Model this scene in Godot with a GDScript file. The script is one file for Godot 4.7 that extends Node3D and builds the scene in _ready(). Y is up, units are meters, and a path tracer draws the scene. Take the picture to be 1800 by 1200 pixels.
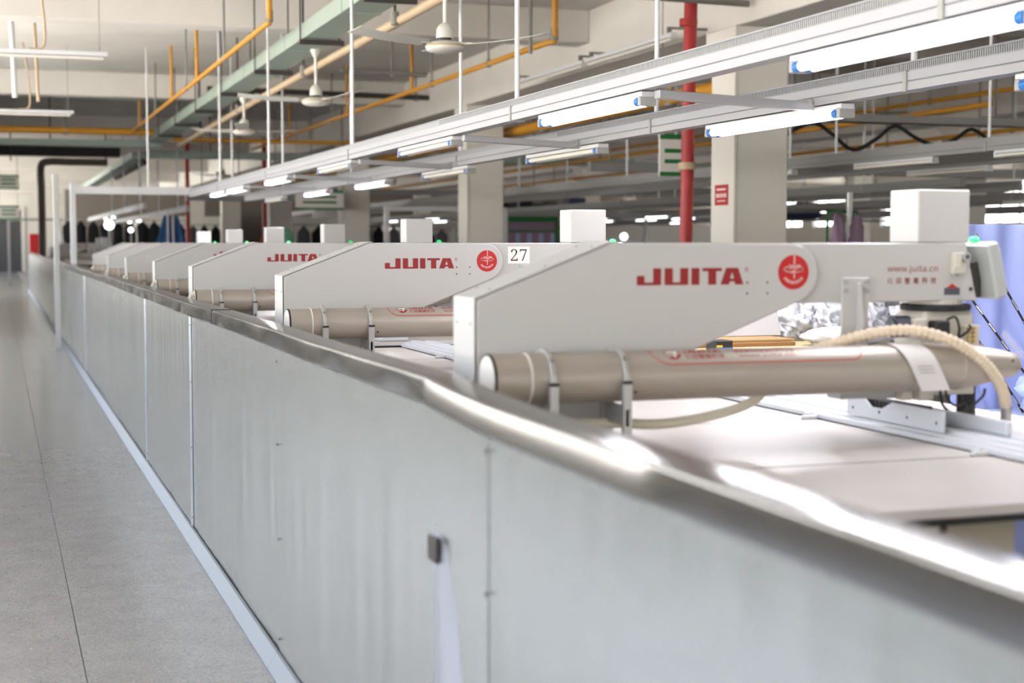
extends Node3D

# ---------------------------------------------------------------- state
var M := {}
var used := {}
var rng := RandomNumberGenerator.new()

const X0 := 1.05          # left end of the machine arms
const Z0 := -3.51         # rear face of the nearest machine arm
const PITCH := 2.5
const TOP := 0.85         # table top height

# ---------------------------------------------------------------- scene entry
func _ready() -> void:
	rng.seed = 7
	setup_camera_and_sky()
	make_materials()
	build_hall()
	build_ceiling_services()
	build_barrier()
	build_machines()
	build_tracks()
	build_fans()
	build_near_clutter()
	build_far_clutter()

func setup_camera_and_sky() -> void:
	var cam := Camera3D.new()
	cam.name = "camera"
	var at := CameraAttributesPhysical.new()
	at.frustum_focal_length = 52.8
	at.frustum_focus_distance = 6.35
	at.exposure_aperture = 2.8
	at.frustum_near = 0.05
	at.frustum_far = 400.0
	cam.attributes = at
	cam.fov = 25.61
	cam.position = Vector3(0, 1.35, 0)
	cam.rotation_degrees = Vector3(-3.7492, -18.8842, 0)
	add_child(cam)
	cam.current = true
	var we := WorldEnvironment.new()
	we.name = "world"
	var e := Environment.new()
	e.tonemap_mode = Environment.TONE_MAPPER_LINEAR
	e.tonemap_exposure = 0.325
	e.background_mode = Environment.BG_SKY
	var sky := Sky.new()
	var sm := ProceduralSkyMaterial.new()
	sm.sky_top_color = Color(0.86, 0.91, 1.0)
	sm.sky_horizon_color = Color(1.0, 0.985, 0.95)
	sm.ground_horizon_color = Color(0.94, 0.925, 0.895)
	sm.ground_bottom_color = Color(0.89, 0.875, 0.84)
	sm.sky_energy_multiplier = 4.3
	sm.ground_energy_multiplier = 5.8
	sky.sky_material = sm
	e.sky = sky
	e.sdfgi_enabled = true
	e.ssao_enabled = true
	e.ssil_enabled = true
	we.environment = e
	add_child(we)

# ---------------------------------------------------------------- naming
func numbered(n: String) -> String:
	if not used.has(n):
		used[n] = 0
		return n
	used[n] += 1
	return "%s_%03d" % [n, used[n]]

func tag(o, label: String, category: String, group := "", kind := ""):
	if label != "": o.set_meta("label", label)
	if category != "": o.set_meta("category", category)
	if group != "": o.set_meta("group", group)
	if kind != "": o.set_meta("kind", kind)
	return o

func thing(n: String, label: String, category: String, at := Vector3.ZERO, group := "", kind := ""):
	var o := Node3D.new()
	o.name = numbered(n)
	add_child(o)
	o.position = at
	return tag(o, label, category, group, kind)

func put(n: String, st, mat, parent = null):
	var o := MeshInstance3D.new()
	if st is SurfaceTool:
		st.generate_normals()
		o.mesh = st.commit()
	else:
		o.mesh = st
	o.material_override = mat
	if parent == null:
		o.name = numbered(n)
		add_child(o)
	else:
		o.name = n
		parent.add_child(o, true)
	return o

func copy_of(o, at: Vector3, label := ""):
	var c = o.duplicate()
	c.name = numbered(RegEx.create_from_string("_[0-9]{3}$").sub(String(o.name), ""))
	add_child(c)
	c.position = at
	if label != "": c.set_meta("label", label)
	return c

# ---------------------------------------------------------------- materials
func mat(n: String, c: Color, rough := 0.6, metal := 0.0) -> StandardMaterial3D:
	var m := StandardMaterial3D.new()
	m.resource_name = n
	m.albedo_color = c
	m.roughness = rough
	m.metallic = metal
	M[n] = m
	return m

func noise_tex(freq: float, lo: Color, hi: Color, size := 512, sd := 1, oct := 4) -> ImageTexture:
	var nz := FastNoiseLite.new()
	nz.seed = sd
	nz.frequency = freq
	nz.fractal_octaves = oct
	var im := nz.get_seamless_image(size, size)
	im.convert(Image.FORMAT_RGB8)
	for y in size:
		for x in size:
			im.set_pixel(x, y, lo.lerp(hi, im.get_pixel(x, y).r))
	return ImageTexture.create_from_image(im)

func terrazzo() -> ImageTexture:
	var s := 768
	var im := Image.create(s, s, false, Image.FORMAT_RGB8)
	var r := RandomNumberGenerator.new()
	r.seed = 3
	var nz := FastNoiseLite.new()
	nz.seed = 5
	nz.frequency = 0.012
	var big := nz.get_seamless_image(s, s)
	for y in s:
		for x in s:
			var k := 0.52 + 0.05 * (big.get_pixel(x, y).r - 0.5)
			im.set_pixel(x, y, Color(k, k * 0.992, k * 0.985))
	for i in 52000:
		var x := r.randi_range(0, s - 3)
		var y := r.randi_range(0, s - 3)
		var v := r.randf()
		var k := 0.35 if v < 0.36 else (0.42 if v < 0.62 else 0.61)
		k += r.randf_range(-0.05, 0.05)
		var w := 1 if r.randf() < 0.6 else 2
		im.fill_rect(Rect2i(x, y, w, 1 if r.randf() < 0.7 else 2), Color(k, k * 0.99, k * 0.985))
	return ImageTexture.create_from_image(im)

func make_materials() -> void:
	mat("paint", Color(0.715, 0.708, 0.695), 0.42)
	mat("cream_plastic", Color(0.78, 0.76, 0.71), 0.45)
	mat("cast_grey", Color(0.62, 0.62, 0.61), 0.5)
	mat("red", Color(0.50, 0.015, 0.035), 0.55)
	mat("sticker_red", Color(0.66, 0.015, 0.025), 0.5)
	mat("white_print", Color(0.92, 0.90, 0.88), 0.5)
	mat("ink", Color(0.03, 0.03, 0.03), 0.5)
	mat("black", Color(0.045, 0.045, 0.05), 0.5)
	mat("rubber", Color(0.07, 0.065, 0.07), 0.7)
	mat("dark_gap", Color(0.16, 0.15, 0.14), 0.7)
	mat("steel", Color(0.74, 0.73, 0.71), 0.22, 1.0)
	var tube = mat("tube_steel", Color(0.66, 0.625, 0.585), 0.5, 0.55)
	tube.roughness_texture = noise_tex(0.02, Color(0.75, 0.75, 0.75), Color(1, 1, 1), 256, 21)
	tube.uv1_triplanar = true
	tube.uv1_scale = Vector3(0.6, 8, 8)
	mat("bracket_alu", Color(0.70, 0.70, 0.69), 0.38, 0.55)
	mat("cap_white", Color(0.86, 0.84, 0.81), 0.5)
	mat("laminate", Color(0.85, 0.825, 0.805), 0.30)
	M["laminate"].albedo_texture = noise_tex(0.008, Color(0.93, 0.925, 0.92), Color(1, 1, 1), 256, 31)
	M["laminate"].uv1_triplanar = true
	M["laminate"].uv1_world_triplanar = true
	M["laminate"].uv1_scale = Vector3(0.7, 0.7, 0.7)
	mat("laminate_edge", Color(0.10, 0.09, 0.09), 0.6)
	mat("apron", Color(0.72, 0.68, 0.61), 0.6)
	mat("rail_white", Color(0.83, 0.84, 0.86), 0.35, 0.1)
	mat("hose_cream", Color(0.83, 0.76, 0.66), 0.55)
	mat("hose_smooth", Color(0.84, 0.81, 0.73), 0.45)
	mat("paper", Color(0.85, 0.83, 0.82), 0.7)
	mat("paper_print", Color(0.55, 0.54, 0.55), 0.7)
	mat("label_grey", Color(0.27, 0.28, 0.33), 0.5)
	mat("screen_grey", Color(0.66, 0.67, 0.66), 0.45)
	var g = mat("green_led_light", Color(0.2, 0.9, 0.5), 0.4)
	g.emission_enabled = true
	g.emission = Color(0.10, 0.95, 0.50)
	g.emission_energy_multiplier = 2.2
	# hall
	var c1 = mat("ceiling_paint", Color(0.91, 0.89, 0.865), 0.85)
	c1.albedo_texture = noise_tex(0.01, Color(0.94, 0.935, 0.93), Color(1, 1, 1), 256, 41)
	c1.uv1_triplanar = true
	c1.uv1_world_triplanar = true
	c1.uv1_scale = Vector3(0.25, 0.25, 0.25)
	mat("wall_paint", Color(0.88, 0.865, 0.83), 0.8)
	mat("column_paint", Color(0.88, 0.86, 0.825), 0.7)
	var f = mat("floor_terrazzo", Color(1, 1, 1), 0.21)
	f.albedo_texture = terrazzo()
	f.uv1_triplanar = true
	f.uv1_world_triplanar = true
	f.uv1_scale = Vector3(0.47, 0.47, 0.47)
	f.roughness_texture = noise_tex(0.006, Color(0.85, 0.85, 0.85), Color(1, 1, 1), 256, 55, 2)
	mat("grout", Color(0.20, 0.19, 0.18), 0.9)
	mat("slab", Color(0.52, 0.51, 0.50), 0.5)
	# barrier
	var b = mat("brushed_sheet", Color(0.80, 0.81, 0.80), 0.25, 0.88)
	b.albedo_texture = noise_tex(0.02, Color(0.965, 0.967, 0.965), Color(1, 1, 1), 512, 61, 5)
	b.roughness_texture = noise_tex(0.02, Color(0.93, 0.93, 0.93), Color(1, 1, 1), 512, 62, 5)
	b.uv1_triplanar = true
	b.uv1_world_triplanar = true
	b.uv1_scale = Vector3(0.35, 5.0, 0.35)
	mat("polished_cap", Color(0.60, 0.595, 0.59), 0.16, 1.0)
	mat("flap_sheet", Color(0.72, 0.73, 0.76), 0.32, 0.6)
	mat("kick_strip", Color(0.54, 0.56, 0.58), 0.5, 0.75)
	# services
	mat("yellow_pipe", Color(0.76, 0.53, 0.09), 0.5)
	mat("green_duct", Color(0.60, 0.655, 0.615), 0.45, 0.15)
	mat("beige_pipe", Color(0.72, 0.63, 0.51), 0.55)
	mat("red_pipe", Color(0.62, 0.06, 0.075), 0.42)
	mat("grey_conduit", Color(0.50, 0.49, 0.47), 0.55)
	mat("brown_pipe", Color(0.44, 0.40, 0.36), 0.6)
	mat("partition_paint", Color(0.50, 0.47, 0.44), 0.8)
	mat("dark_steel", Color(0.21, 0.19, 0.175), 0.6)
	mat("white_metal", Color(0.85, 0.85, 0.86), 0.35, 0.05)
	mat("alu_track", Color(0.66, 0.66, 0.675), 0.42, 0.15)
	mat("slot_duct", Color(0.60, 0.60, 0.605), 0.5)
	mat("grey_track", Color(0.55, 0.545, 0.54), 0.42, 0.1)
	mat("blue_cap", Color(0.12, 0.42, 0.72), 0.45)
	mat("tube_off", Color(0.90, 0.88, 0.84), 0.3)
	var t = mat("lit_tube_light", Color(1, 1, 1), 0.3)
	t.emission_enabled = true
	t.emission = Color(0.965, 0.955, 1.0)
	t.emission_energy_multiplier = 14.0
	var t2 = mat("lit_far_tube_light", Color(1, 1, 1), 0.3)
	t2.emission_enabled = true
	t2.emission = Color(0.97, 0.985, 1.0)
	t2.emission_energy_multiplier = 14.0
	mat("fan_white", Color(0.84, 0.83, 0.80), 0.4)
	mat("gold_trim", Color(0.72, 0.60, 0.30), 0.4, 0.3)
	var gl = mat("window_glass", Color(0.95, 0.98, 0.97, 0.06), 0.02)
	gl.transparency = BaseMaterial3D.TRANSPARENCY_ALPHA
	mat("window_frame", Color(0.80, 0.80, 0.79), 0.5)
	# clutter
	var ba = mat("blue_acrylic", Color(0.70, 0.75, 0.97, 0.82), 0.3)
	ba.transparency = BaseMaterial3D.TRANSPARENCY_ALPHA
	mat("blue_cloth", Color(0.20, 0.36, 0.54), 0.9)
	mat("pale_blue_cloth", Color(0.66, 0.72, 0.86), 0.85)
	mat("navy_cloth", Color(0.045, 0.05, 0.085), 0.9)
	mat("black_cloth", Color(0.03, 0.03, 0.035), 0.9)
	mat("grey_cloth", Color(0.34, 0.33, 0.34), 0.9)
	mat("white_cloth", Color(0.78, 0.78, 0.79), 0.8)
	mat("mauve_cloth", Color(0.60, 0.50, 0.58), 0.9)
	mat("wood_board", Color(0.62, 0.50, 0.33), 0.6)
	mat("ply_edge", Color(0.52, 0.36, 0.20), 0.7)
	mat("card_tan", Color(0.74, 0.68, 0.50), 0.7)
	mat("green_frame", Color(0.08, 0.42, 0.18), 0.6)
	mat("orange_cloth", Color(0.72, 0.38, 0.16), 0.9)
	mat("mint_cloth", Color(0.52, 0.78, 0.64), 0.9)
	mat("blue_plastic", Color(0.24, 0.28, 0.40), 0.5)
	mat("yellow_print", Color(0.85, 0.72, 0.10), 0.5)
	var cp = mat("clear_plastic", Color(0.95, 0.95, 1.0, 0.22), 0.12)
	cp.transparency = BaseMaterial3D.TRANSPARENCY_ALPHA
	mat("door_grey", Color(0.25, 0.25, 0.26), 0.6)

# ---------------------------------------------------------------- mesh helpers
func S() -> SurfaceTool:
	var st := SurfaceTool.new()
	st.begin(Mesh.PRIMITIVE_TRIANGLES)
	st.set_smooth_group(-1)
	return st

func tri(st, a: Vector3, b: Vector3, c: Vector3) -> void:   # counter-clockwise from outside
	st.add_vertex(a); st.add_vertex(c); st.add_vertex(b)

func quad(st, a, b, c, d) -> void:
	tri(st, a, b, c); tri(st, a, c, d)

func tri_o(st, a: Vector3, b: Vector3, c: Vector3, o: Vector3) -> void:
	if (b - a).cross(c - a).dot((a + b + c) / 3.0 - o) < 0.0: tri(st, a, c, b)
	else: tri(st, a, b, c)

func quad_o(st, a, b, c, d, o) -> void:
	tri_o(st, a, b, c, o); tri_o(st, a, c, d, o)

func box(st, c: Vector3, s: Vector3, bev := 0.0, bs := Basis()) -> void:
	var h := s / 2.0
	if bev <= 0.0:
		var k := []
		for i in 8:
			k.append(c + bs * Vector3(h.x if i & 1 else -h.x, h.y if i & 2 else -h.y, h.z if i & 4 else -h.z))
		for q in [[0, 1, 3, 2], [4, 5, 7, 6], [0, 1, 5, 4], [2, 3, 7, 6], [0, 2, 6, 4], [1, 3, 7, 5]]:
			quad_o(st, k[q[0]], k[q[1]], k[q[2]], k[q[3]], c)
		return
	var p := func(i: int, ax: int) -> Vector3:
		var v := Vector3(h.x if i & 1 else -h.x, h.y if i & 2 else -h.y, h.z if i & 4 else -h.z)
		for a in 3:
			if a != ax: v[a] -= sign(v[a]) * bev
		return c + bs * v
	for ax in 3:
		var u := 1 << ((ax + 1) % 3)
		var w := 1 << ((ax + 2) % 3)
		for sgn in 2:
			var b0 := (1 << ax) * sgn
			quad_o(st, p.call(b0, ax), p.call(b0 | u, ax), p.call(b0 | u | w, ax), p.call(b0 | w, ax), c)
	for ax in 3:                       # edges run along ax
		var u := (ax + 1) % 3
		var w := (ax + 2) % 3
		for i in 4:
			var b0 := ((1 << u) if i & 1 else 0) | ((1 << w) if i & 2 else 0)
			var b1 := b0 | (1 << ax)
			quad_o(st, p.call(b0, u), p.call(b1, u), p.call(b1, w), p.call(b0, w), c)
	for i in 8:
		tri_o(st, p.call(i, 0), p.call(i, 1), p.call(i, 2), c)

func boxm(st, lo: Vector3, hi: Vector3, bev := 0.0) -> void:
	box(st, (lo + hi) / 2.0, hi - lo, bev)

func ccw(poly: PackedVector2Array) -> PackedVector2Array:
	var a := 0.0
	for i in poly.size():
		var p := poly[i]
		var q := poly[(i + 1) % poly.size()]
		a += p.x * q.y - q.x * p.y
	if a < 0.0: poly.reverse()
	return poly

func inset(poly: PackedVector2Array, d: float) -> PackedVector2Array:
	var out := PackedVector2Array()
	var n := poly.size()
	for i in n:
		var a := poly[(i + n - 1) % n]
		var b := poly[i]
		var c := poly[(i + 1) % n]
		var e1 := (b - a).normalized()
		var e2 := (c - b).normalized()
		var n1 := Vector2(-e1.y, e1.x)
		var n2 := Vector2(-e2.y, e2.x)
		var m := (n1 + n2)
		var k := 1.0 + n1.dot(n2)
		out.append(b + m * (d / max(k, 0.25)))
	return out

func prism(st, poly_in, z0: float, z1: float, bev := 0.0, t := Transform3D()) -> void:
	var poly := ccw(PackedVector2Array(poly_in))
	var n := poly.size()
	var small := inset(poly, bev) if bev > 0.0 else poly
	var P := func(v: Vector2, z: float) -> Vector3: return t * Vector3(v.x, v.y, z)
	for i in n:
		var j := (i + 1) % n
		var za := z0 + bev
		var zb := z1 - bev
		quad(st, P.call(poly[i], za), P.call(poly[j], za), P.call(poly[j], zb), P.call(poly[i], zb))
		if bev > 0.0:
			quad(st, P.call(poly[i], zb), P.call(poly[j], zb), P.call(small[j], z1), P.call(small[i], z1))
			quad(st, P.call(small[i], z0), P.call(small[j], z0), P.call(poly[j], za), P.call(poly[i], za))
	var ix := Geometry2D.triangulate_polygon(small)
	for k in range(0, ix.size(), 3):
		var a := small[ix[k]]
		var b := small[ix[k + 1]]
		var c := small[ix[k + 2]]
		if (b - a).cross(c - a) < 0.0:
			var s := b
			b = c
			c = s
		tri(st, P.call(a, z1), P.call(b, z1), P.call(c, z1))
		tri(st, P.call(a, z0), P.call(c, z0), P.call(b, z0))

func sweep(st, pts: Array, r, seg := 10, caps := true) -> void:
	var rings := []
	var up := Vector3.UP
	var n := pts.size()
	for i in n:
		var d: Vector3 = (pts[min(i + 1, n - 1)] - pts[max(i - 1, 0)]).normalized()
		var side := d.cross(up)
		if side.length() < 0.05: side = d.cross(Vector3(0.3, 0.1, 0.95))
		side = side.normalized()
		if i > 0 and rings.size():
			side = (rings[-1][1] - d * rings[-1][1].dot(d)).normalized()
		var o := side.cross(d).normalized()
		var ring := []
		var rr: float = r[i] if r is Array else r
		for k in seg:
			var a := TAU * k / seg
			ring.append(pts[i] + (side * cos(a) + o * sin(a)) * rr)
		rings.append([ring, side])
	st.set_smooth_group(0)
	for i in n - 1:
		var c: Vector3 = (pts[i] + pts[i + 1]) / 2.0
		for k in seg:
			var l := (k + 1) % seg
			quad_o(st, rings[i][0][k], rings[i][0][l], rings[i + 1][0][l], rings[i + 1][0][k], c)
	st.set_smooth_group(-1)
	if caps:
		for k in seg:
			var l := (k + 1) % seg
			tri_o(st, pts[0], rings[0][0][k], rings[0][0][l], pts[1])
			tri_o(st, pts[n - 1], rings[n - 1][0][k], rings[n - 1][0][l], pts[n - 2])

func rod(st, a: Vector3, b: Vector3, r: float, seg := 10) -> void:
	sweep(st, [a, b], r, seg)

func lathe(st, prof: Array, seg := 24, t := Transform3D(), sharp := false) -> void:
	var n := prof.size()
	for i in n - 1:
		st.set_smooth_group(-1 if sharp else 0)
		for k in seg:
			var a0 := TAU * k / seg
			var a1 := TAU * ((k + 1) % seg) / seg
			var p: Vector2 = prof[i]
			var q: Vector2 = prof[i + 1]
			var A := t * Vector3(p.x * cos(a0), p.y, -p.x * sin(a0))
			var B := t * Vector3(p.x * cos(a1), p.y, -p.x * sin(a1))
			var C := t * Vector3(q.x * cos(a1), q.y, -q.x * sin(a1))
			var D := t * Vector3(q.x * cos(a0), q.y, -q.x * sin(a0))
			if p.x > 1e-6: tri(st, A, B, C)
			if q.x > 1e-6: tri(st, A, C, D)
	st.set_smooth_group(-1)

func cyl(st, c0: Vector3, c1: Vector3, r: float, seg := 20) -> void:
	sweep(st, [c0, c1], r, seg)

func spline(pts: Array, per := 8) -> Array:
	var out := []
	var n := pts.size()
	for i in n - 1:
		var a: Vector3 = pts[max(i - 1, 0)]
		var b: Vector3 = pts[i]
		var c: Vector3 = pts[i + 1]
		var d: Vector3 = pts[min(i + 2, n - 1)]
		for k in per:
			out.append(b.cubic_interpolate(c, a, d, float(k) / per))
	out.append(pts[n - 1])
	return out

func sheet(st, nu: int, nv: int, f: Callable, th: float) -> void:   # a curved sheet with thickness
	var g := []
	for i in nu + 1:
		var row := []
		for j in nv + 1: row.append(f.call(float(i) / nu, float(j) / nv))
		g.append(row)
	var top := []
	var bot := []
	for i in nu + 1:
		var rt := []
		var rb := []
		for j in nv + 1:
			var du: Vector3 = g[min(i + 1, nu)][j] - g[max(i - 1, 0)][j]
			var dv: Vector3 = g[i][min(j + 1, nv)] - g[i][max(j - 1, 0)]
			var nn := du.cross(dv).normalized() * th / 2.0
			rt.append(g[i][j] + nn)
			rb.append(g[i][j] - nn)
		top.append(rt)
		bot.append(rb)
	st.set_smooth_group(0)
	for i in nu:
		for j in nv: quad(st, top[i][j], top[i + 1][j], top[i + 1][j + 1], top[i][j + 1])
	st.set_smooth_group(1)
	for i in nu:
		for j in nv: quad(st, bot[i][j], bot[i][j + 1], bot[i + 1][j + 1], bot[i + 1][j])
	st.set_smooth_group(-1)
	for i in nu:
		quad(st, bot[i][0], bot[i + 1][0], top[i + 1][0], top[i][0])
		quad(st, top[i][nv], top[i + 1][nv], bot[i + 1][nv], bot[i][nv])
	for j in nv:
		quad(st, top[0][j], top[0][j + 1], bot[0][j + 1], bot[0][j])
		quad(st, bot[nu][j], bot[nu][j + 1], top[nu][j + 1], top[nu][j])

# flat print laid on a surface: on is a Callable(Vector2) -> Vector3
func flat_poly(st, poly_in, on: Callable) -> void:
	var poly := ccw(PackedVector2Array(poly_in))
	var ix := Geometry2D.triangulate_polygon(poly)
	for k in range(0, ix.size(), 3):
		var a := poly[ix[k]]
		var b := poly[ix[k + 1]]
		var c := poly[ix[k + 2]]
		if (b - a).cross(c - a) < 0.0: tri(st, on.call(a), on.call(c), on.call(b))
		else: tri(st, on.call(a), on.call(b), on.call(c))

func stroke(st, pts: Array, w: float, on: Callable) -> void:
	for i in pts.size() - 1:
		var a: Vector2 = pts[i]
		var b: Vector2 = pts[i + 1]
		var d := (b - a).normalized() * w / 2.0
		var nn := Vector2(-d.y, d.x)
		flat_poly(st, [a - d - nn, b + d - nn, b + d + nn, a - d + nn], on)

const GLYPHS := {
	"river": [[2, 9.5, 2, 3, 0.8, 0.5], [5, 9, 5, 1], [8.5, 9.5, 8.5, 0]],
	"field": [[1, 1, 9, 1, 9, 9, 1, 9, 1, 1], [5, 1, 5, 9], [1, 5, 9, 5]],
	"wise": [[2, 9.8, 1, 7.8], [1.2, 8.8, 5, 8.8], [0.5, 7, 5.2, 7], [3, 8.8, 3, 7, 0.8, 4.8], [3.2, 6.4, 5, 5.2], [6, 5.6, 9.2, 5.6, 9.2, 8.8, 6, 8.8, 6, 5.6], [2, 0.2, 8, 0.2, 8, 4.4, 2, 4.4, 2, 0.2], [2, 2.3, 8, 2.3]],
	"able": [[2.5, 9.8, 1, 7.6, 4.6, 7.8], [4, 8.8, 5, 7.2], [1.2, 0, 1.2, 6, 4.6, 6, 4.6, 0.4], [1.2, 4.2, 4.6, 4.2], [1.2, 2.4, 4.6, 2.4], [6, 9.8, 6, 6, 9.4, 6, 9.4, 7], [9, 9, 6, 7.8], [6, 4.8, 6, 0.6, 9.4, 0.6, 9.4, 1.8], [9, 4, 6, 2.6]],
	"branch": [[4.4, 9.6, 1, 8.8], [0.4, 6.8, 5, 6.8], [2.7, 9, 2.7, 0], [2.7, 6.6, 0.4, 3.4], [2.7, 5.6, 4.8, 4], [6, 9, 7.2, 8], [5.8, 6.8, 7, 5.8], [5.4, 3.2, 9.8, 4.4], [8.4, 9.8, 8.4, 0]],
	"skill": [[0.4, 7.6, 4, 7.6], [2.4, 9.8, 2.4, 0.8, 1.2, 1], [0.4, 3.6, 4.2, 5], [4.8, 8, 9.8, 8], [7.2, 9.8, 7.2, 6], [5, 5.8, 9, 5.8, 5, 0.2], [5.6, 4.6, 7, 2, 9.8, 0.2]],
}
const MAKER := ["river", "field", "wise", "able", "branch", "skill"]

func glyph(st, key: String, at: Vector2, h: float, w: float, on: Callable) -> void:
	for s in GLYPHS[key]:
		var pts := []
		for i in range(0, s.size(), 2): pts.append(at + Vector2(s[i], s[i + 1]) * h / 10.0)
		stroke(st, pts, w, on)

func maker_line(st, at: Vector2, h: float, step: float, on: Callable) -> void:
	for i in 6: glyph(st, MAKER[i], at + Vector2(step * i, 0), h, h * 0.105, on)

# block capitals of the maker's logo; at is the lower left corner, w the width of the five letters
func logo(st, at: Vector2, w: float, on: Callable) -> void:
	var k := w / 555.0
	var q := func(a: Array) -> Array:
		var o := []
		for i in range(0, a.size(), 2): o.append(at + Vector2(a[i] - 925, 272 - a[i + 1]) * k)
		return o
	for a in [[925, 272, 925, 230, 930, 227, 965, 227, 965, 259, 1008, 259, 1008, 192, 1045, 192, 1050, 197, 1050, 268, 1046, 272],
			[1071, 272, 1067, 268, 1067, 192, 1110, 192, 1110, 259, 1147, 259, 1147, 192, 1190, 192, 1190, 272],
			[1205, 272, 1205, 192, 1248, 192, 1248, 272],
			[1262, 208, 1262, 196, 1266, 192, 1365, 192, 1365, 208, 1336, 208, 1336, 272, 1293, 272, 1293, 208],
			[1358, 272, 1387, 192, 1419, 192, 1419, 213, 1409, 243, 1409, 257, 1402, 272],
			[1480, 272, 1452, 192, 1419, 192, 1419, 213, 1430, 243, 1430, 257, 1437, 272],
			[1409, 243, 1430, 243, 1430, 257, 1409, 257]]:
		flat_poly(st, q.call(a), on)

func letters(text: String, face: String, h: float, depth: float, w := 0.0) -> Mesh:
	var tm := TextMesh.new()
	var fn := SystemFont.new()
	fn.font_names = PackedStringArray([face])
	tm.font = fn
	tm.text = text
	tm.font_size = 64
	tm.pixel_size = 0.01
	tm.depth = 0.0
	tm.curve_step = 0.6
	var box0 := tm.get_aabb()
	var sy := h / box0.size.y
	var sx := sy if w <= 0.0 else w / box0.size.x
	var st := S()
	var arr := tm.surface_get_arrays(0)
	var v: PackedVector3Array = arr[Mesh.ARRAY_VERTEX]
	var ix: PackedInt32Array = arr[Mesh.ARRAY_INDEX]
	var c := box0.get_center()
	for i in range(0, ix.size(), 3):
		var p := []
		for k in 3:
			var u := v[ix[i + k]] - c
			p.append(Vector3(u.x * sx, u.y * sy, depth))
		if (p[1] - p[0]).cross(p[2] - p[0]).z < 0.0: tri(st, p[0], p[2], p[1])
		else: tri(st, p[0], p[1], p[2])
	st.generate_normals()
	return st.commit()

# ---------------------------------------------------------------- the hall
func wall_with_windows(n: String, along_x: bool, at: float, thick: float, from: float, to: float, bay: float, pier: float, sill: float, head: float, first_window: int, solid := [0.0, 0.0]) -> int:
	# at: inner face coordinate; thick: signed thickness outwards
	var wl = thing(n, "", "", Vector3.ZERO, "", "structure")
	var P := func(s: float, y: float, d: float) -> Vector3:
		return Vector3(s, y, at + d) if along_x else Vector3(at + d, y, s)
	var seg := func(st, s0: float, s1: float, y0: float, y1: float, d0: float, d1: float):
		var a: Vector3 = P.call(s0, y0, d0)
		var b: Vector3 = P.call(s1, y1, d1)
		boxm(st, a.min(b), a.max(b))
	var st := S()
	seg.call(st, from, to, 0.0, sill, 0.0, thick)
	seg.call(st, from, to, head, 4.1, 0.0, thick)
	var nb := int(round((to - from) / bay))
	bay = (to - from) / nb
	for i in nb + 1:
		var s := from + bay * i
		seg.call(st, max(s - pier / 2, from), min(s + pier / 2, to), sill, head, 0.0, thick)
		var mid := s + bay / 2
		if i < nb and mid > solid[0] and mid < solid[1]: seg.call(st, s + pier / 2, s + bay - pier / 2, sill, head, 0.0, thick)
	put("wall_body", st, M["wall_paint"], wl)
	var k := first_window
	for i in nb:
		var centre := from + bay * (i + 0.5)
		if centre > solid[0] and centre < solid[1]: continue
		var s0 := from + bay * i + pier / 2
		var s1 := from + bay * (i + 1) - pier / 2
		var w = thing("window_%d" % k, "", "", Vector3.ZERO, "", "structure")
		k += 1
		var fr := S()
		var d0 := thick * 0.35
		var d1 := thick * 0.60
		seg.call(fr, s0, s1, sill, sill + 0.06, d0, d1)
		seg.call(fr, s0, s1, head - 0.06, head, d0, d1)
		var cnt := 4
		for j in cnt + 1:
			var s := lerpf(s0, s1, float(j) / cnt)
			seg.call(fr, max(s - 0.03, s0), min(s + 0.03, s1), sill + 0.06, head - 0.06, d0, d1)
		seg.call(fr, s0, s1, sill + (head - sill) * 0.66, sill + (head - sill) * 0.66 + 0.05, d0, d1)
		put("window_frame", fr, M["window_frame"], w)
		for j in cnt:
			var gs := S()
			var e0 := lerpf(s0, s1, float(j) / cnt) + 0.03
			var e1 := lerpf(s0, s1, float(j + 1) / cnt) - 0.03
			seg.call(gs, e0, e1, sill + 0.06, head - 0.06, thick * 0.47, thick * 0.48)
			put("pane", gs, M["window_glass"], w)
	return k

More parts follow.
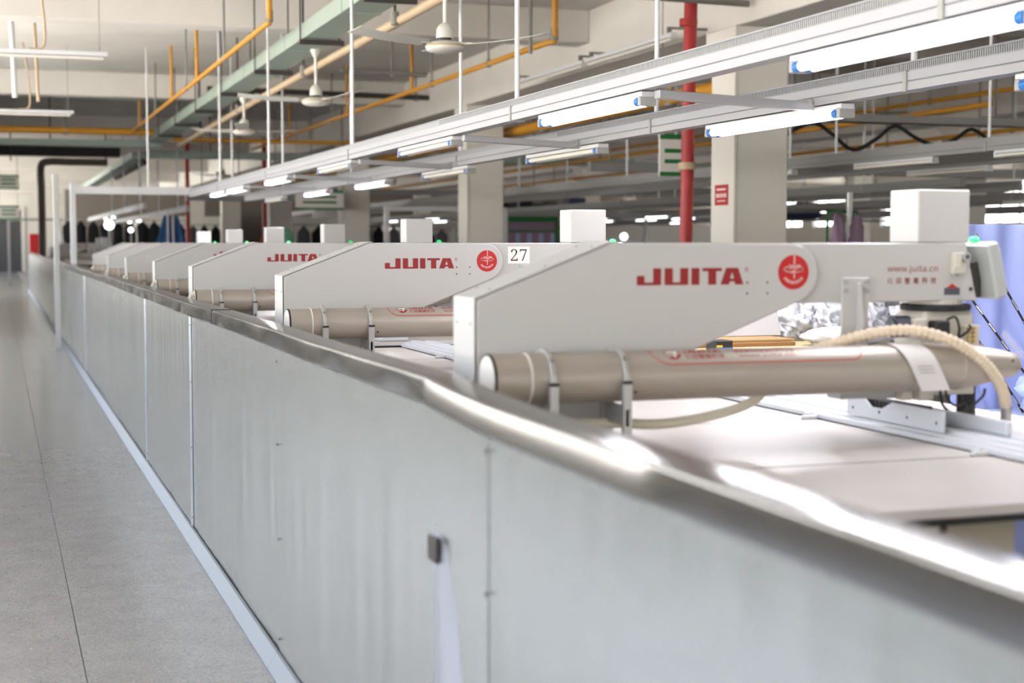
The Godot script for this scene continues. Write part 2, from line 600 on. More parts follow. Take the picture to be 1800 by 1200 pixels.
func build_hall() -> void:
	# floor: bed, terrazzo tiles in the aisle, plain slab under the machines
	var fl = thing("floor", "", "", Vector3.ZERO, "", "structure")
	var st := S()
	boxm(st, Vector3(-2.6, -0.20, -75), Vector3(28, -0.006, 22))
	put("floor_bed", st, M["grout"], fl)
	st = S()
	boxm(st, Vector3(0.839, -0.006, -75), Vector3(28, -0.001, 22))
	put("floor_slab", st, M["slab"], fl)
	var cols := [[-0.365, 0.235], [0.235, 0.835]]
	var tile_z := 0.618
	for c in cols:
		var ts := S()
		boxm(ts, Vector3(c[0] + 0.0015, -0.006, -tile_z + 0.0012), Vector3(c[1] - 0.0015, 0.0, -0.0012), 0.001)
		ts.generate_normals()
		var tm: Mesh = ts.commit()
		for i in 70:
			var t = put("tile", tm, M["floor_terrazzo"], fl)
			t.position.z = -1.07 - tile_z * i
	st = S()
	boxm(st, Vector3(-2.6, -0.006, -75), Vector3(-0.3665, 0.0, 22))
	boxm(st, Vector3(-0.3665, -0.006, -75), Vector3(0.8335, 0.0, -1.07 - tile_z * 70))
	boxm(st, Vector3(-0.3665, -0.006, -1.07), Vector3(0.8335, 0.0, 22))
	put("terrazzo_paving", st, M["floor_terrazzo"], fl)
	# ceiling slab with its beams
	var ce = thing("ceiling", "", "", Vector3.ZERO, "", "structure")
	st = S()
	boxm(st, Vector3(-2.9, 3.9, -75.3), Vector3(28.3, 4.1, 22.3))
	put("ceiling_slab", st, M["ceiling_paint"], ce)
	var bz := [-31.3, -39.2, -47.1, -55.0, -62.9, -70.8, -23.4, -15.5, -7.6, 0.3, 8.2, 16.1]
	for z in bz:
		for span in [[-2.6, 6.2], [6.72, 14.2], [14.72, 28.0]]:
			st = S()
			boxm(st, Vector3(span[0], 3.54, z - 0.36), Vector3(span[1], 3.9, z), 0.008)
			put("beam", st, M["ceiling_paint"], ce)
	for z in [-12.0, -20.0, -28.0, -36.0, -44.0]:
		for span in [[6.72, 14.2], [14.72, 28.0]]:
			st = S()
			boxm(st, Vector3(span[0], 3.36, z - 0.45), Vector3(span[1], 3.9, z - 0.08), 0.008)
			put("beam", st, M["ceiling_paint"], ce)
	for x in [6.2, 14.2]:
		st = S()
		boxm(st, Vector3(x, 3.26, -75), Vector3(x + 0.52, 3.9, 22), 0.008)
		put("girder", st, M["ceiling_paint"], ce)
	# columns
	for x in [6.2, 14.2, 22.2]:
		for i in 12:
			var z := 20.0 - 8.0 * i
			var co = thing("column", "square cream painted concrete column", "column", Vector3(x + 0.26, 0, z - 0.25), "cream concrete columns in the hall", "structure")
			st = S()
			boxm(st, Vector3(-0.26, 0, -0.25), Vector3(0.26, 3.26, 0.25), 0.015)
			put("shaft", st, M["column_paint"], co)
			st = S()
			boxm(st, Vector3(-0.285, 0.3, 0.20), Vector3(-0.26, 3.26, 0.262), 0.003)
			put("conduit_strip", st, M["column_paint"], co)
			st = S()
			boxm(st, Vector3(-0.30, 3.14, -0.29), Vector3(0.30, 3.258, 0.29), 0.01)
			put("capital", st, M["ceiling_paint"], co)
			if x == 6.2 and i == 4:
				co.set_meta("label", "nearest cream column, with a red notice on its side")
				co.remove_meta("group")
	# walls
	var k := 1
	k = wall_with_windows("wall_left", false, -2.6, -0.24, -75.0, 22.0, 4.05, 0.5, 0.85, 3.4, k, [-40.0, -20.5])
	k = wall_with_windows("wall_right", false, 28.0, 0.24, -75.0, 22.0, 4.5, 0.8, 1.9, 3.2, k)
	k = wall_with_windows("wall_near", true, 22.0, 0.24, -2.6, 28.0, 3.4, 0.6, 0.85, 3.3, k)
	st = S()
	boxm(st, Vector3(-2.84, 0, -75.24), Vector3(28.24, 4.1, -75.0))
	tag(put("wall_far", st, M["wall_paint"]), "", "", "", "structure")
	st = S()
	boxm(st, Vector3(2.3, 0, -55.9), Vector3(27.9, 3.25, -55.7))
	tag(put("wall_partition", st, M["partition_paint"]), "", "", "", "structure")
	var dr = thing("door_1", "", "", Vector3(0, 0, -74.98), "", "structure")
	st = S()
	boxm(st, Vector3(-1.2, 0, -0.03), Vector3(1.1, 2.9, 0.03), 0.005)
	put("door_leaf", st, M["door_grey"], dr)
	st = S()
	boxm(st, Vector3(1.1, 0, -0.03), Vector3(1.25, 3.0, 0.08), 0.005)
	boxm(st, Vector3(-1.2, 2.9, -0.03), Vector3(1.1, 3.0, 0.08), 0.005)
	put("door_frame", st, M["wall_paint"], dr)

# ---------------------------------------------------------------- pipes, ducts and lamps under the ceiling
func pipe(n: String, label: String, cat: String, pts: Array, r: float, m: String, hang := [], hang_m := "grey_conduit", hang_r := 0.012, to := 3.9):
	var o = thing(n, label, cat)
	var st := S()
	sweep(st, pts, r, 12)
	put("pipe_run", st, M[m], o)
	for h in hang:
		st = S()
		var p: Vector3 = h
		rod(st, p, Vector3(p.x, to, p.z), hang_r, 8)
		put("hanger", st, M[hang_m], o)
		st = S()
		cyl(st, p - Vector3(0, r + 0.012, 0), p + Vector3(0, r + 0.012, 0), r * 0.9, 8)
		put("clamp", st, M["grey_conduit"], o)
	return o

func build_ceiling_services() -> void:
	# yellow pipe left of the green duct, turning up at its near end
	var y1 = pipe("yellow_pipe", "yellow pipe running back along the left of the green duct", "pipe",
		spline([Vector3(2.2, 3.9, -12.72), Vector3(2.2, 3.26, -12.72), Vector3(2.2, 3.2, -12.80)], 5) + [Vector3(2.19, 3.2, -18.0), Vector3(2.16, 3.2, -25.7)], 0.024, "yellow_pipe",
		[Vector3(2.19, 3.2, -15.3), Vector3(2.18, 3.2, -18.4), Vector3(2.17, 3.2, -22.0)])
	for z in [-17.4, -20.0, -24.6]:
		var st := S()
		rod(st, Vector3(2.18, 3.2, z), Vector3(2.18, 3.9, z), 0.02, 8)
		put("riser", st, M["yellow_pipe"], y1)
	var jst := S()
	cyl(jst, Vector3(2.2, 3.2, -12.74), Vector3(2.2, 3.3, -12.74), 0.034, 10)
	put("elbow_fitting", jst, M["grey_conduit"], y1)
	var y2 = pipe("yellow_pipe", "yellow pipe running back behind the ceiling fans, rising at its near end", "pipe",
		spline([Vector3(4.86, 3.9, -13.0), Vector3(4.86, 3.26, -13.0), Vector3(4.86, 3.2, -13.08)], 5) + [Vector3(4.82, 3.2, -20.0), Vector3(4.82, 3.2, -30.0)], 0.028, "yellow_pipe",
		[Vector3(4.84, 3.2, -14.9), Vector3(4.83, 3.2, -17.0), Vector3(4.82, 3.2, -22.5)])
	for z in [-17.9, -21.5, -26.0]:
		var st := S()
		rod(st, Vector3(4.83, 3.2, z), Vector3(4.83, 3.9, z), 0.022, 8)
		put("riser", st, M["yellow_pipe"], y2)
	jst = S()
	cyl(jst, Vector3(4.86, 3.2, -13.02), Vector3(4.86, 3.31, -13.02), 0.04, 10)
	put("elbow_fitting", jst, M["grey_conduit"], y2)
	pipe("grey_conduit", "thin grey conduit hanging beside the rising end of the yellow pipe", "conduit", [Vector3(4.66, 3.9, -13.1), Vector3(4.66, 3.08, -13.1)], 0.018, "grey_conduit")
	pipe("yellow_main", "thick yellow main crossing the aisle ceiling from left", "pipe", [Vector3(-2.5, 3.19, -25.8), Vector3(2.50, 3.19, -25.8)], 0.055, "yellow_pipe",
		[Vector3(-0.4, 3.19, -25.8), Vector3(1.1, 3.19, -25.8)])
	pipe("yellow_main", "thin yellow pipe crossing behind the hanging rods", "pipe", [Vector3(2.86, 3.11, -26.2), Vector3(6.18, 3.11, -26.2)], 0.035, "yellow_pipe", [Vector3(4.0, 3.11, -26.2), Vector3(5.8, 3.11, -26.2)])
	pipe("yellow_main", "thick orange yellow main behind the columns", "pipe", [Vector3(6.95, 2.92, -12.6), Vector3(6.95, 2.92, -42.0)], 0.075, "yellow_pipe",
		[Vector3(6.95, 2.92, -15.0), Vector3(6.95, 2.92, -19.0), Vector3(6.95, 2.92, -24.0)], "yellow_pipe", 0.02)
	for i in 3:
		var xx: float = [9.6, 11.6, 12.9][i]
		var hh: float = [2.76, 3.2, 2.86][i]
		pipe("yellow_pipe", ["upper yellow pipe seen above the wavy black cable", "middle yellow pipe in the right background near the second column", "lower yellow pipe behind the wavy black cable"][i], "pipe",
			[Vector3(xx, hh, -13.0), Vector3(xx, hh, -40.0)], 0.03, "yellow_pipe", [Vector3(xx, hh, -17.0), Vector3(xx, hh, -20.0), Vector3(xx, hh, -23.5)])
	# green cable duct
	var du = thing("cable_duct", "pale green metal cable duct running back under the ceiling", "duct", Vector3(2.665, 3.10, -27.0))
	var st := S()
	boxm(st, Vector3(-0.145, 0, 0), Vector3(0.145, 0.004, 24))
	boxm(st, Vector3(-0.15, 0, 0), Vector3(-0.146, 0.13, 24))
	boxm(st, Vector3(0.146, 0, 0), Vector3(0.15, 0.13, 24))
	put("tray", st, M["green_duct"], du)
	for i in 9:
		st = S()
		boxm(st, Vector3(-0.157, -0.006, 1.2 + 2.4 * i), Vector3(0.157, 0.135, 1.26 + 2.4 * i), 0.002)
		put("joint_band", st, M["green_duct"], du)
		st = S()
		boxm(st, Vector3(-0.18, -0.05, 2.08 + 2.4 * i), Vector3(0.21, -0.008, 2.12 + 2.4 * i), 0.002)
		put("hanger_bracket", st, M["dark_steel"], du)
		for s in [-0.17, 0.17]:
			st = S()
			rod(st, Vector3(s, -0.02, 2.1 + 2.4 * i), Vector3(s, 0.8, 2.1 + 2.4 * i), 0.008, 6)
			put("hanger_rod", st, M["dark_steel"], du)
	du = thing("cable_duct", "pale green duct crossing the aisle ceiling at the left", "duct", Vector3(0, 3.02, -27.2))
	st = S()
	boxm(st, Vector3(-2.6, 0, -0.15), Vector3(2.75, 0.11, 0.15), 0.004)
	put("tray", st, M["green_duct"], du)
	for x in [-0.5, 0.9]:
		st = S()
		rod(st, Vector3(x, 0.1, 0), Vector3(x, 0.88, 0), 0.012, 6)
		put("hanger", st, M["dark_steel"], du)
	du = thing("cable_duct", "dark green duct crossing far behind the hanging rods", "duct", Vector3(0, 3.0, -30.0))
	st = S()
	boxm(st, Vector3(2.8, 0, -0.15), Vector3(13.0, 0.14, 0.15), 0.004)
	put("tray", st, M["green_duct"], du)
	for x in [4.0, 7.5, 10.0]:
		st = S()
		rod(st, Vector3(x, 0.1, 0), Vector3(x, 0.9, 0), 0.012, 6)
		put("hanger", st, M["dark_steel"], du)
	du = thing("air_duct", "black duct crossing the aisle ceiling below the green duct", "duct", Vector3(0, 3.16, -33.0))
	st = S()
	boxm(st, Vector3(-2.6, 0, -0.2), Vector3(2.5, 0.25, 0.2), 0.01)
	put("duct_body", st, M["black"], du)
	for x in [0.3, 2.2]:
		st = S()
		rod(st, Vector3(x, -0.12, 0.22), Vector3(x, 0.74, 0.22), 0.014, 6)
		put("hanger", st, M["dark_steel"], du)
	du = thing("cable_duct", "far stretch of green duct loaded with dark cable bundles", "duct", Vector3(2.665, 3.0, -55.0))
	st = S()
	boxm(st, Vector3(-0.15, 0, 0), Vector3(0.15, 0.13, 24.8), 0.004)
	put("tray", st, M["green_duct"], du)
	for i in 16:
		st = S()
		box(st, Vector3(0.12, -0.06, 17.0 + 0.5 * i + 0.1 * sin(i * 2.0)), Vector3(0.12, 0.10, 0.2), 0.02)
		put("cable_bundle", st, M["dark_steel"], du)
	pipe("beige_pipe", "beige plastic pipe running back beside the green duct", "pipe", [Vector3(2.88, 3.008, -3.5), Vector3(2.88, 3.008, -12.3), Vector3(2.89, 3.008, -17.0), Vector3(2.95, 3.0, -26.0)], 0.036, "beige_pipe",
		[Vector3(2.84, 3.02, -11.0), Vector3(2.85, 3.02, -14.6), Vector3(2.88, 3.02, -19.0), Vector3(2.92, 3.0, -23.0)], "dark_steel")
	pipe("drain_pipe", "brown grey pipe rising behind the barrier and bending right", "pipe",
		[Vector3(0.98, 0.01, -36.0)] + spline([Vector3(0.98, 2.6, -36.0), Vector3(0.98, 3.08, -36.0), Vector3(1.14, 3.2, -36.0), Vector3(1.6, 3.2, -36.0)], 6) + [Vector3(2.45, 3.2, -36.0)], 0.085, "brown_pipe")
	var rp = pipe("fire_pipe", "red vertical fire pipe left of the nearest column", "pipe", [Vector3(5.66, 3.895, -11.8), Vector3(5.60, 0.0, -11.8)], 0.058, "red_pipe")
	for y in [3.2, 1.98]:
		st = S()
		cyl(st, Vector3(5.63, y, -11.8), Vector3(5.63, y + 0.06, -11.8), 0.078, 14)
		put("flange", st, M["red_pipe"] if y > 3 else M["beige_pipe"], rp)
	for a in [[5.9, -35.0, "second red pipe far back among the posts, tallest of the far ones"], [4.55, -38.5, "third red pipe furthest back at left"], [17.3, -33.0, "red pipe in the right background near the windows"]]:
		pipe("fire_pipe", a[2], "pipe", [Vector3(a[0], 3.895, a[1]), Vector3(a[0], 0.0, a[1])], 0.055, "red_pipe")
	pipe("grey_conduit", "grey conduit crossing at the top edge left of the nearest column", "conduit", [Vector3(3.9, 3.43, -11.7), Vector3(6.15, 3.40, -11.7)], 0.03, "grey_conduit", [Vector3(4.6, 3.42, -11.7)])
	pipe("grey_conduit", "short grey rail hanging behind the near ceiling fan", "conduit", [Vector3(3.75, 3.31, -17.0), Vector3(4.76, 3.30, -17.0)], 0.025, "grey_conduit", [Vector3(4.35, 3.3, -17.0)])
	pipe("grey_conduit", "dark conduit crossing just below the slab behind the fans", "conduit", [Vector3(2.9, 3.56, -22.0), Vector3(7.6, 3.52, -22.0)], 0.04, "dark_steel", [Vector3(4.0, 3.55, -22.0), Vector3(6.0, 3.53, -22.0)])
	# suspended strip lamps, switched off
	for a in [[0.0, -14.0, "upper white strip lamp hanging in the aisle, switched off"], [0.0, -20.3, "lower white strip lamp hanging in the aisle, switched off"]]:
		var sl = thing("strip_lamp", a[2], "lamp", Vector3(a[0], 3.0, a[1]), "strip lamps hanging in the aisle")
		st = S()
		boxm(st, Vector3(-1.5, 0.01, -0.03), Vector3(0.97, 0.05, 0.03), 0.004)
		put("batten", st, M["white_metal"], sl)
		st = S()
		rod(st, Vector3(-1.45, -0.008, 0), Vector3(0.93, -0.008, 0), 0.014, 8)
		put("tube", st, M["tube_off"], sl)
		st = S()
		sweep(st, spline([Vector3(0.30, 0.05, 0), Vector3(0.43, 0.10, 0), Vector3(0.42, 0.45, 0), Vector3(0.36, 0.9, 0)], 6), 0.012, 8)
		put("cord", st, M["beige_pipe"], sl)
		st = S()
		rod(st, Vector3(0.9, 0.05, 0), Vector3(0.9, 0.9, 0), 0.004, 6)
		put("wire", st, M["grey_conduit"], sl)
	for a in [[0.18, -16.6, "white rod hanging in the aisle below the beam"], [0.42, -17.0, "thin beige rod hanging in the aisle beside the white one"]]:
		st = S()
		rod(st, Vector3(a[0], 3.9, a[1]), Vector3(a[0] + 0.03, 2.86, a[1]), 0.028 if a[0] < 0.3 else 0.018, 8)
		tag(put("hanging_rod", st, M["white_metal"] if a[0] < 0.3 else M["beige_pipe"]), a[2], "rod")
	for a in [[5.82, -12.5, -14.6, "near strip lamp under the girder, switched off"], [5.82, -14.7, -16.9, "far strip lamp under the girder, switched off"]]:
		var sl = thing("strip_lamp", a[3], "lamp", Vector3(a[0], 3.2, a[2]), "strip lamps along the girder")
		var L: float = a[1] - a[2]
		st = S()
		boxm(st, Vector3(-0.03, 0.01, 0), Vector3(0.03, 0.05, L), 0.004)
		put("batten", st, M["white_metal"], sl)
		st = S()
		rod(st, Vector3(0, -0.008, 0.04), Vector3(0, -0.008, L - 0.04), 0.014, 8)
		put("tube", st, M["tube_off"], sl)
		for z in [0.1, L - 0.1]:
			st = S()
			boxm(st, Vector3(-0.02, 0.05, z - 0.015), Vector3(0.02, 0.09, z + 0.015), 0.002)
			boxm(st, Vector3(-0.02, 0.09, z - 0.015), Vector3(0.379, 0.11, z + 0.015), 0.002)
			put("wall_bracket", st, M["grey_conduit"], sl)
	# tray with the wavy black cable
	var tr = thing("cable_tray", "grey cable tray hanging in the right background", "tray", Vector3(0, 2.62, -14.0))
	st = S()
	boxm(st, Vector3(7.4, 0.0, -0.06), Vector3(13.5, 0.01, 0.06))
	boxm(st, Vector3(7.4, 0.0, 0.05), Vector3(13.5, 0.09, 0.06))
	boxm(st, Vector3(7.4, 0.0, -0.06), Vector3(13.5, 0.09, -0.05))
	put("tray", st, M["grey_track"], tr)
	for i in 5:
		st = S()
		rod(st, Vector3(8.2 + 1.1 * i, 0.09, 0), Vector3(8.2 + 1.1 * i, 1.28, 0), 0.01, 6)
		put("hanger", st, M["grey_conduit"], tr)
	var cb := [Vector3(7.45, 2.30, -13.9), Vector3(7.75, 2.47, -13.9), Vector3(8.06, 2.60, -13.9), Vector3(8.28, 2.50, -13.9), Vector3(8.55, 2.33, -13.9), Vector3(8.82, 2.44, -13.9), Vector3(9.06, 2.595, -13.9), Vector3(9.3, 2.48, -13.9), Vector3(9.55, 2.40, -13.9), Vector3(9.8, 2.46, -13.9), Vector3(10.03, 2.58, -13.9), Vector3(10.3, 2.42, -13.9)]
	st = S()
	sweep(st, spline(cb, 6), 0.022, 8)
	tag(put("hanging_cable", st, M["rubber"]), "black cable looping in waves under the grey tray", "cable")

# ---------------------------------------------------------------- sheet metal barrier
func build_barrier() -> void:
	var ba = thing("metal_barrier", "long waist high barrier of brushed sheet metal with polished capping", "barrier", Vector3(0.82, 0, 0))
	var nz := FastNoiseLite.new()
	nz.seed = 11
	nz.frequency = 0.9
	var edges := [1.6, -0.35, -2.55, -4.68, -6.92, -9.12, -11.3, -13.5, -15.7, -17.9, -20.1, -22.3, -24.5, -26.7, -28.9, -31.1, -33.3, -35.5, -37.7, -39.9, -42.1, -44.3]
	for i in edges.size() - 1:
		var za: float = edges[i] + 0.008
		var zb: float = edges[i + 1] - 0.008
		var lift := 0.0022 * (i % 2)
		var st := S()
		var f := func(u: float, v: float) -> Vector3:
			var z := lerpf(za, zb, u)
			var y := lerpf(0.012, 1.035, v)
			var bow := 0.0035 * nz.get_noise_2d(z * 1.1, y * 0.5 + i * 7.0) * sin(u * PI) + 0.0011 * nz.get_noise_2d(z * 7.0, y * 0.25 + 40.0) + 0.0005 * nz.get_noise_2d(z * 19.0, y * 0.2 + 80.0) - 0.0012 * sin(u * PI * 3.0 + i) * sin(u * PI)
			return Vector3(0.004 + lift - bow, y, z)
		sheet(st, 110, 8, f, 0.0015)
		put("panel", st, M["brushed_sheet"], ba)
		# screws down the seam
		for y in [0.10, 0.42, 0.72, 0.98]:
			var sc := S()
			lathe(sc, [Vector2(0, 0.004), Vector2(0.003, 0.003), Vector2(0.005, 0)], 8, Transform3D(Basis(Vector3.BACK, PI / 2), Vector3(0.0, y, zb + 0.02)))
			put("screw", sc, M["dark_steel"], ba)
	# rounded cover strips on two of the seams
	for z in [-6.92, -9.12, -15.7]:
		var bd := S()
		var prof := []
		for k in 9: prof.append(Vector2(0.016 * cos(PI * k / 8.0), 0.007 * sin(PI * k / 8.0)))
		prism(bd, prof, 0.06, 1.02, 0.0, Transform3D(Basis(Vector3(0, 0, -1), Vector3(-1, 0, 0), Vector3(0, 1, 0)), Vector3(0.002, 0, z)))
		put("seam_strip", bd, M["flap_sheet"], ba)
	# frame behind the sheets
	var st := S()
	boxm(st, Vector3(0.012, 0.0, -44.3), Vector3(0.052, 1.03, 1.6))
	put("frame_core", st, M["grey_conduit"], ba)
	# kick strip along the floor
	for i in edges.size() - 1:
		st = S()
		prism(st, [Vector2(0.0, 0.0), Vector2(0.0, 0.055), Vector2(0.010, 0.055), Vector2(0.038, 0.006), Vector2(0.038, 0.0)], 0.0, edges[i] - edges[i + 1] - 0.002, 0.0, Transform3D(Basis(Vector3(-1, 0, 0), Vector3(0, 1, 0), Vector3(0, 0, -1)), Vector3(0.0, 0.0, edges[i])))
		put("kick_strip", st, M["kick_strip"], ba)
	# folded polished capping in lengths that do not quite line up
	var caps := [[1.6, -2.88, 1.010, 1.063, -0.002], [-2.865, -6.1, 1.024, 1.080, 0.003], [-6.1, -9.4, 1.026, 1.083, 0.0], [-9.4, -14.0, 1.03, 1.085, 0.002], [-14.0, -20.0, 1.03, 1.088, 0.0], [-20.0, -28.0, 1.035, 1.09, 0.002], [-28.0, -36.0, 1.04, 1.10, 0.0], [-36.0, -44.3, 1.04, 1.10, 0.0]]
	for c in caps:
		st = S()
		var za: float = c[0]
		var zb: float = c[1]
		var lo: float = c[2]
		var hi: float = c[3]
		var prof := [Vector2(0.001, lo - 0.006), Vector2(-0.010, lo - 0.0005), Vector2(-0.0125, lo + 0.0005), Vector2(-0.0138, lo + 0.003), Vector2(-0.014, lo + 0.006), Vector2(-0.014, lerpf(lo, hi, 0.5)), Vector2(-0.014, hi - 0.006), Vector2(-0.0138, hi - 0.0035), Vector2(-0.0128, hi - 0.001), Vector2(-0.0105, hi), Vector2(-0.0075, hi + 0.0003), Vector2(0.026, hi + 0.0005), Vector2(0.0595, hi + 0.0003), Vector2(0.063, hi), Vector2(0.066, hi - 0.003), Vector2(0.066, lo)]
		var f := func(u: float, v: float) -> Vector3:
			var z := lerpf(za, zb, u)
			var j := int(round(v * 15.0))
			var p: Vector2 = prof[j]
			var tilt := 0.02 + 0.13 * nz.get_noise_2d(z * 2.6, 5.0)
			if za > 0.0: tilt = 0.12 * (1.0 - smoothstep(-1.82, -1.74, z)) + 0.03 * sin(z * 2.3)
			var out: float = (hi - p.y) * tilt if j > 1 and j < 9 else 0.0
			var lift := 0.0
			if za > 0.0 and z < -2.3: lift = 0.018 * pow((-2.3 - z) / 0.58, 2.0)
			return Vector3(p.x - out + c[4] + 0.0012 * sin(z * 5.0), p.y + lift + 0.002 * sin(z * 2.0), z)
		sheet(st, int(clamp((za - zb) * 16.0, 30, 110)), 15, f, 0.0014)
		put("capping", st, M["polished_cap"], ba)
	# sheet edge that has sprung loose at a seam
	st = S()
	var ff := func(u: float, v: float) -> Vector3:
		var y := lerpf(0.06, 0.80, v)
		var wid := 0.23 * sqrt(max(0.0, 1.0 - pow(v, 2.6)))
		var bulge := 0.012 * sin(PI * clamp(u, 0.0, 1.0)) * (1.0 - pow(v, 3.0))
		return Vector3(0.0035 - bulge, y, -2.895 + wid * u)
	sheet(st, 14, 16, ff, 0.0015)
	put("loose_flap", st, M["flap_sheet"], ba)
	st = S()
	boxm(st, Vector3(-0.012, 0.715, -2.89), Vector3(-0.004, 0.765, -2.83), 0.002)
	put("latch_plate", st, M["dark_steel"], ba)

# ---------------------------------------------------------------- sewing machines
func machine_parts(o, numbered_27: bool, hose_kind: int) -> void:
	var P := [Vector2(0, 0.872), Vector2(0.36, 0.872), Vector2(0.36, 1.0)]
	for i in 13:
		var a := deg_to_rad(-68.5 + (90.0 + 68.5) * i / 12.0)
		P.append(Vector2(0.835, 1.274) + Vector2(cos(a), sin(a)) * 0.081)
	P.append(Vector2(0.345, 1.355))
	P.append(Vector2(0.0, 1.222))
	var poly := ccw(PackedVector2Array(P))
	# arm cover
	var st := S()
	prism(st, inset(poly, 0.004), 0.002, 0.156)
	var arm = put("arm_cover", st, M["paint"], o)
	st = S()
	prism(st, inset(poly, 0.007), 0.157, 0.168, 0.0022)
	put("front_panel", st, M["paint"], arm)
	st = S()
	prism(st, [Vector2(0, 0.853), Vector2(0, 1.222), Vector2(0.345, 1.355), Vector2(0.362, 1.355), Vector2(0.362, 1.352), Vector2(0.3458, 1.352), Vector2(0.003, 1.220), Vector2(0.003, 0.853)], -0.001, 0.1665)
	put("edge_cover", st, M["paint"], arm)
	st = S()
	boxm(st, Vector3(0.0, 0.8505, -0.01), Vector3(0.38, 0.875, 0.18), 0.003)
	put("base_plate", st, M["cast_grey"], arm)
	var sc := S()
	lathe(sc, [Vector2(0, 0.0016), Vector2(0.0024, 0.001), Vector2(0.003, 0)], 8)
	sc.generate_normals()
	var scm: Mesh = sc.commit()
	for p in [Vector3(0.711, 1.252, 0.168), Vector3(0.767, 1.252, 0.168), Vector3(0.711, 1.225, 0.168), Vector3(0.767, 1.225, 0.168)]:
		var s = put("screw", scm, M["dark_steel"], arm)
		s.position = p
		s.rotation.x = PI / 2
	for p in [Vector3(-0.0002, 1.16, 0.03), Vector3(-0.0002, 1.16, 0.14), Vector3(-0.0002, 0.96, 0.03), Vector3(-0.0002, 0.96, 0.14)]:
		var s = put("screw", scm, M["dark_steel"], arm)
		s.position = p
		s.rotation.z = PI / 2
	for p in [Vector3(0.05, 1.2415, 0.13), Vector3(0.19, 1.2955, 0.13), Vector3(0.31, 1.3415, 0.13), Vector3(0.05, 1.2415, 0.03), Vector3(0.31, 1.3415, 0.03)]:
		var s = put("screw", scm, M["dark_steel"], arm)
		s.position = p
		s.rotation.z = 0.367
	st = S()
	logo(st, Vector2(0.412, 1.2475), 0.288, func(v): return Vector3(v.x, v.y, 0.1684))
	put("logo", st, M["red"], arm)
	var rg = put("registered_mark", letters("®", "Droid Sans", 0.012, 0.0), M["red"], arm)
	rg.position = Vector3(0.7085, 1.284, 0.1684)
	# round sticker
	st = S()
	var ring := []
	for i in 40: ring.append(Vector2(0.840, 1.277) + Vector2(cos(TAU * i / 40), sin(TAU * i / 40)) * 0.0435)
	prism(st, ring, 0.168, 0.1685)
	var dot = put("round_sticker", st, M["sticker_red"], o)
	st = S()
	var on := func(v): return Vector3(v.x, v.y, 0.1688)
	var el := []
	for i in 25:
		var a := deg_to_rad(122.0 + 296.0 * i / 24.0)
		el.append(Vector2(0.840 + 0.0275 * cos(a), 1.2845 + 0.0075 * sin(a)))
	stroke(st, el, 0.0019, on)
	flat_poly(st, [Vector2(0.841, 1.2815), Vector2(0.832, 1.2775), Vector2(0.833, 1.2735)], on)
	stroke(st, [Vector2(0.842, 1.318), Vector2(0.842, 1.2985)], 0.0022, on)
	stroke(st, [Vector2(0.842, 1.282), Vector2(0.842, 1.262)], 0.0022, on)
	for i in 8:
		var a := deg_to_rad(222.0 + 96.0 * i / 7.0)
		var c := Vector2(0.840, 1.282) + Vector2(cos(a), sin(a)) * 0.0310
		var ux := Vector2(-sin(a), cos(a)) * 0.0026
		var uy := Vector2(cos(a), sin(a)) * 0.0031
		stroke(st, [c - ux - uy, c + ux - uy, c + ux + uy, c - ux + uy, c - ux - uy], 0.0009, on)
		stroke(st, [c - ux, c + ux], 0.0009, on)
		if i % 2: stroke(st, [c - uy, c + uy], 0.0009, on)
	put("sticker_emblem", st, M["white_print"], dot)
	var tt = put("sticker_lettering", letters("360°", "Droid Sans", 0.0115, 0.0, 0.034), M["white_print"], dot)
	tt.position = Vector3(0.843, 1.2905, 0.1688)
	# boom
	st = S()
	prism(st, [Vector2(0.5, 1.198), Vector2(1.400, 1.198), Vector2(1.362, 1.3505), Vector2(0.5, 1.3505)], 0.012, 0.150, 0.003)
	var bm = put("boom", st, M["paint"], o)
	st = S()
	maker_line(st, Vector2(1.124, 1.2445), 0.0160, 0.0262, func(v): return Vector3(v.x, v.y, 0.1504))
	put("maker_lettering", st, M["red"], bm)
	var www = put("website_lettering", letters("www.juita.cn", "Droid Sans", 0.0215, 0.0, 0.152), M["red"], bm)
	www.position = Vector3(1.200, 1.2815, 0.1504)
	st = S()
	boxm(st, Vector3(1.297, 1.214, 0.150), Vector3(1.345, 1.233, 0.1506))
	put("warning_label", st, M["label_grey"], bm)
	st = S()
	flat_poly(st, [Vector2(1.302, 1.232), Vector2(1.340, 1.232), Vector2(1.321, 1.244)], func(v): return Vector3(v.x, v.y, 0.1508))
	put("warning_triangle", st, M["sticker_red"], bm)
	st = S()
	cyl(st, Vector3(1.378, 1.229, 0.149), Vector3(1.378, 1.229, 0.154), 0.005, 10)
	put("hole_plug", st, M["dark_steel"], bm)
	if numbered_27:
		st = S()
		boxm(st, Vector3(0.936, 1.266, 0.150), Vector3(1.031, 1.335, 0.1508))
		var pl = put("number_card", st, M["white_print"], bm)
		pl.set_meta("label", "white card printed with the number 27")
		var nt = put("number_lettering", letters("27", "Droid Serif", 0.048, 0.0, 0.070), M["ink"], bm)
		nt.position = Vector3(0.984, 1.301, 0.1511)
	# air valve
	st = S()
	boxm(st, Vector3(1.313, 1.285, 0.150), Vector3(1.336, 1.325, 0.172), 0.002)
	boxm(st, Vector3(1.336, 1.270, 0.150), Vector3(1.352, 1.30, 0.168), 0.002)
	boxm(st, Vector3(1.312, 1.27, 0.150), Vector3(1.340, 1.287, 0.168), 0.002)
	var va = put("air_valve", st, M["cream_plastic"], o)
	st = S()
	cyl(st, Vector3(1.347, 1.314, 0.150), Vector3(1.347, 1.314, 0.178), 0.012, 14)
	cyl(st, Vector3(1.320, 1.263, 0.158), Vector3(1.320, 1.272, 0.158), 0.006, 10)
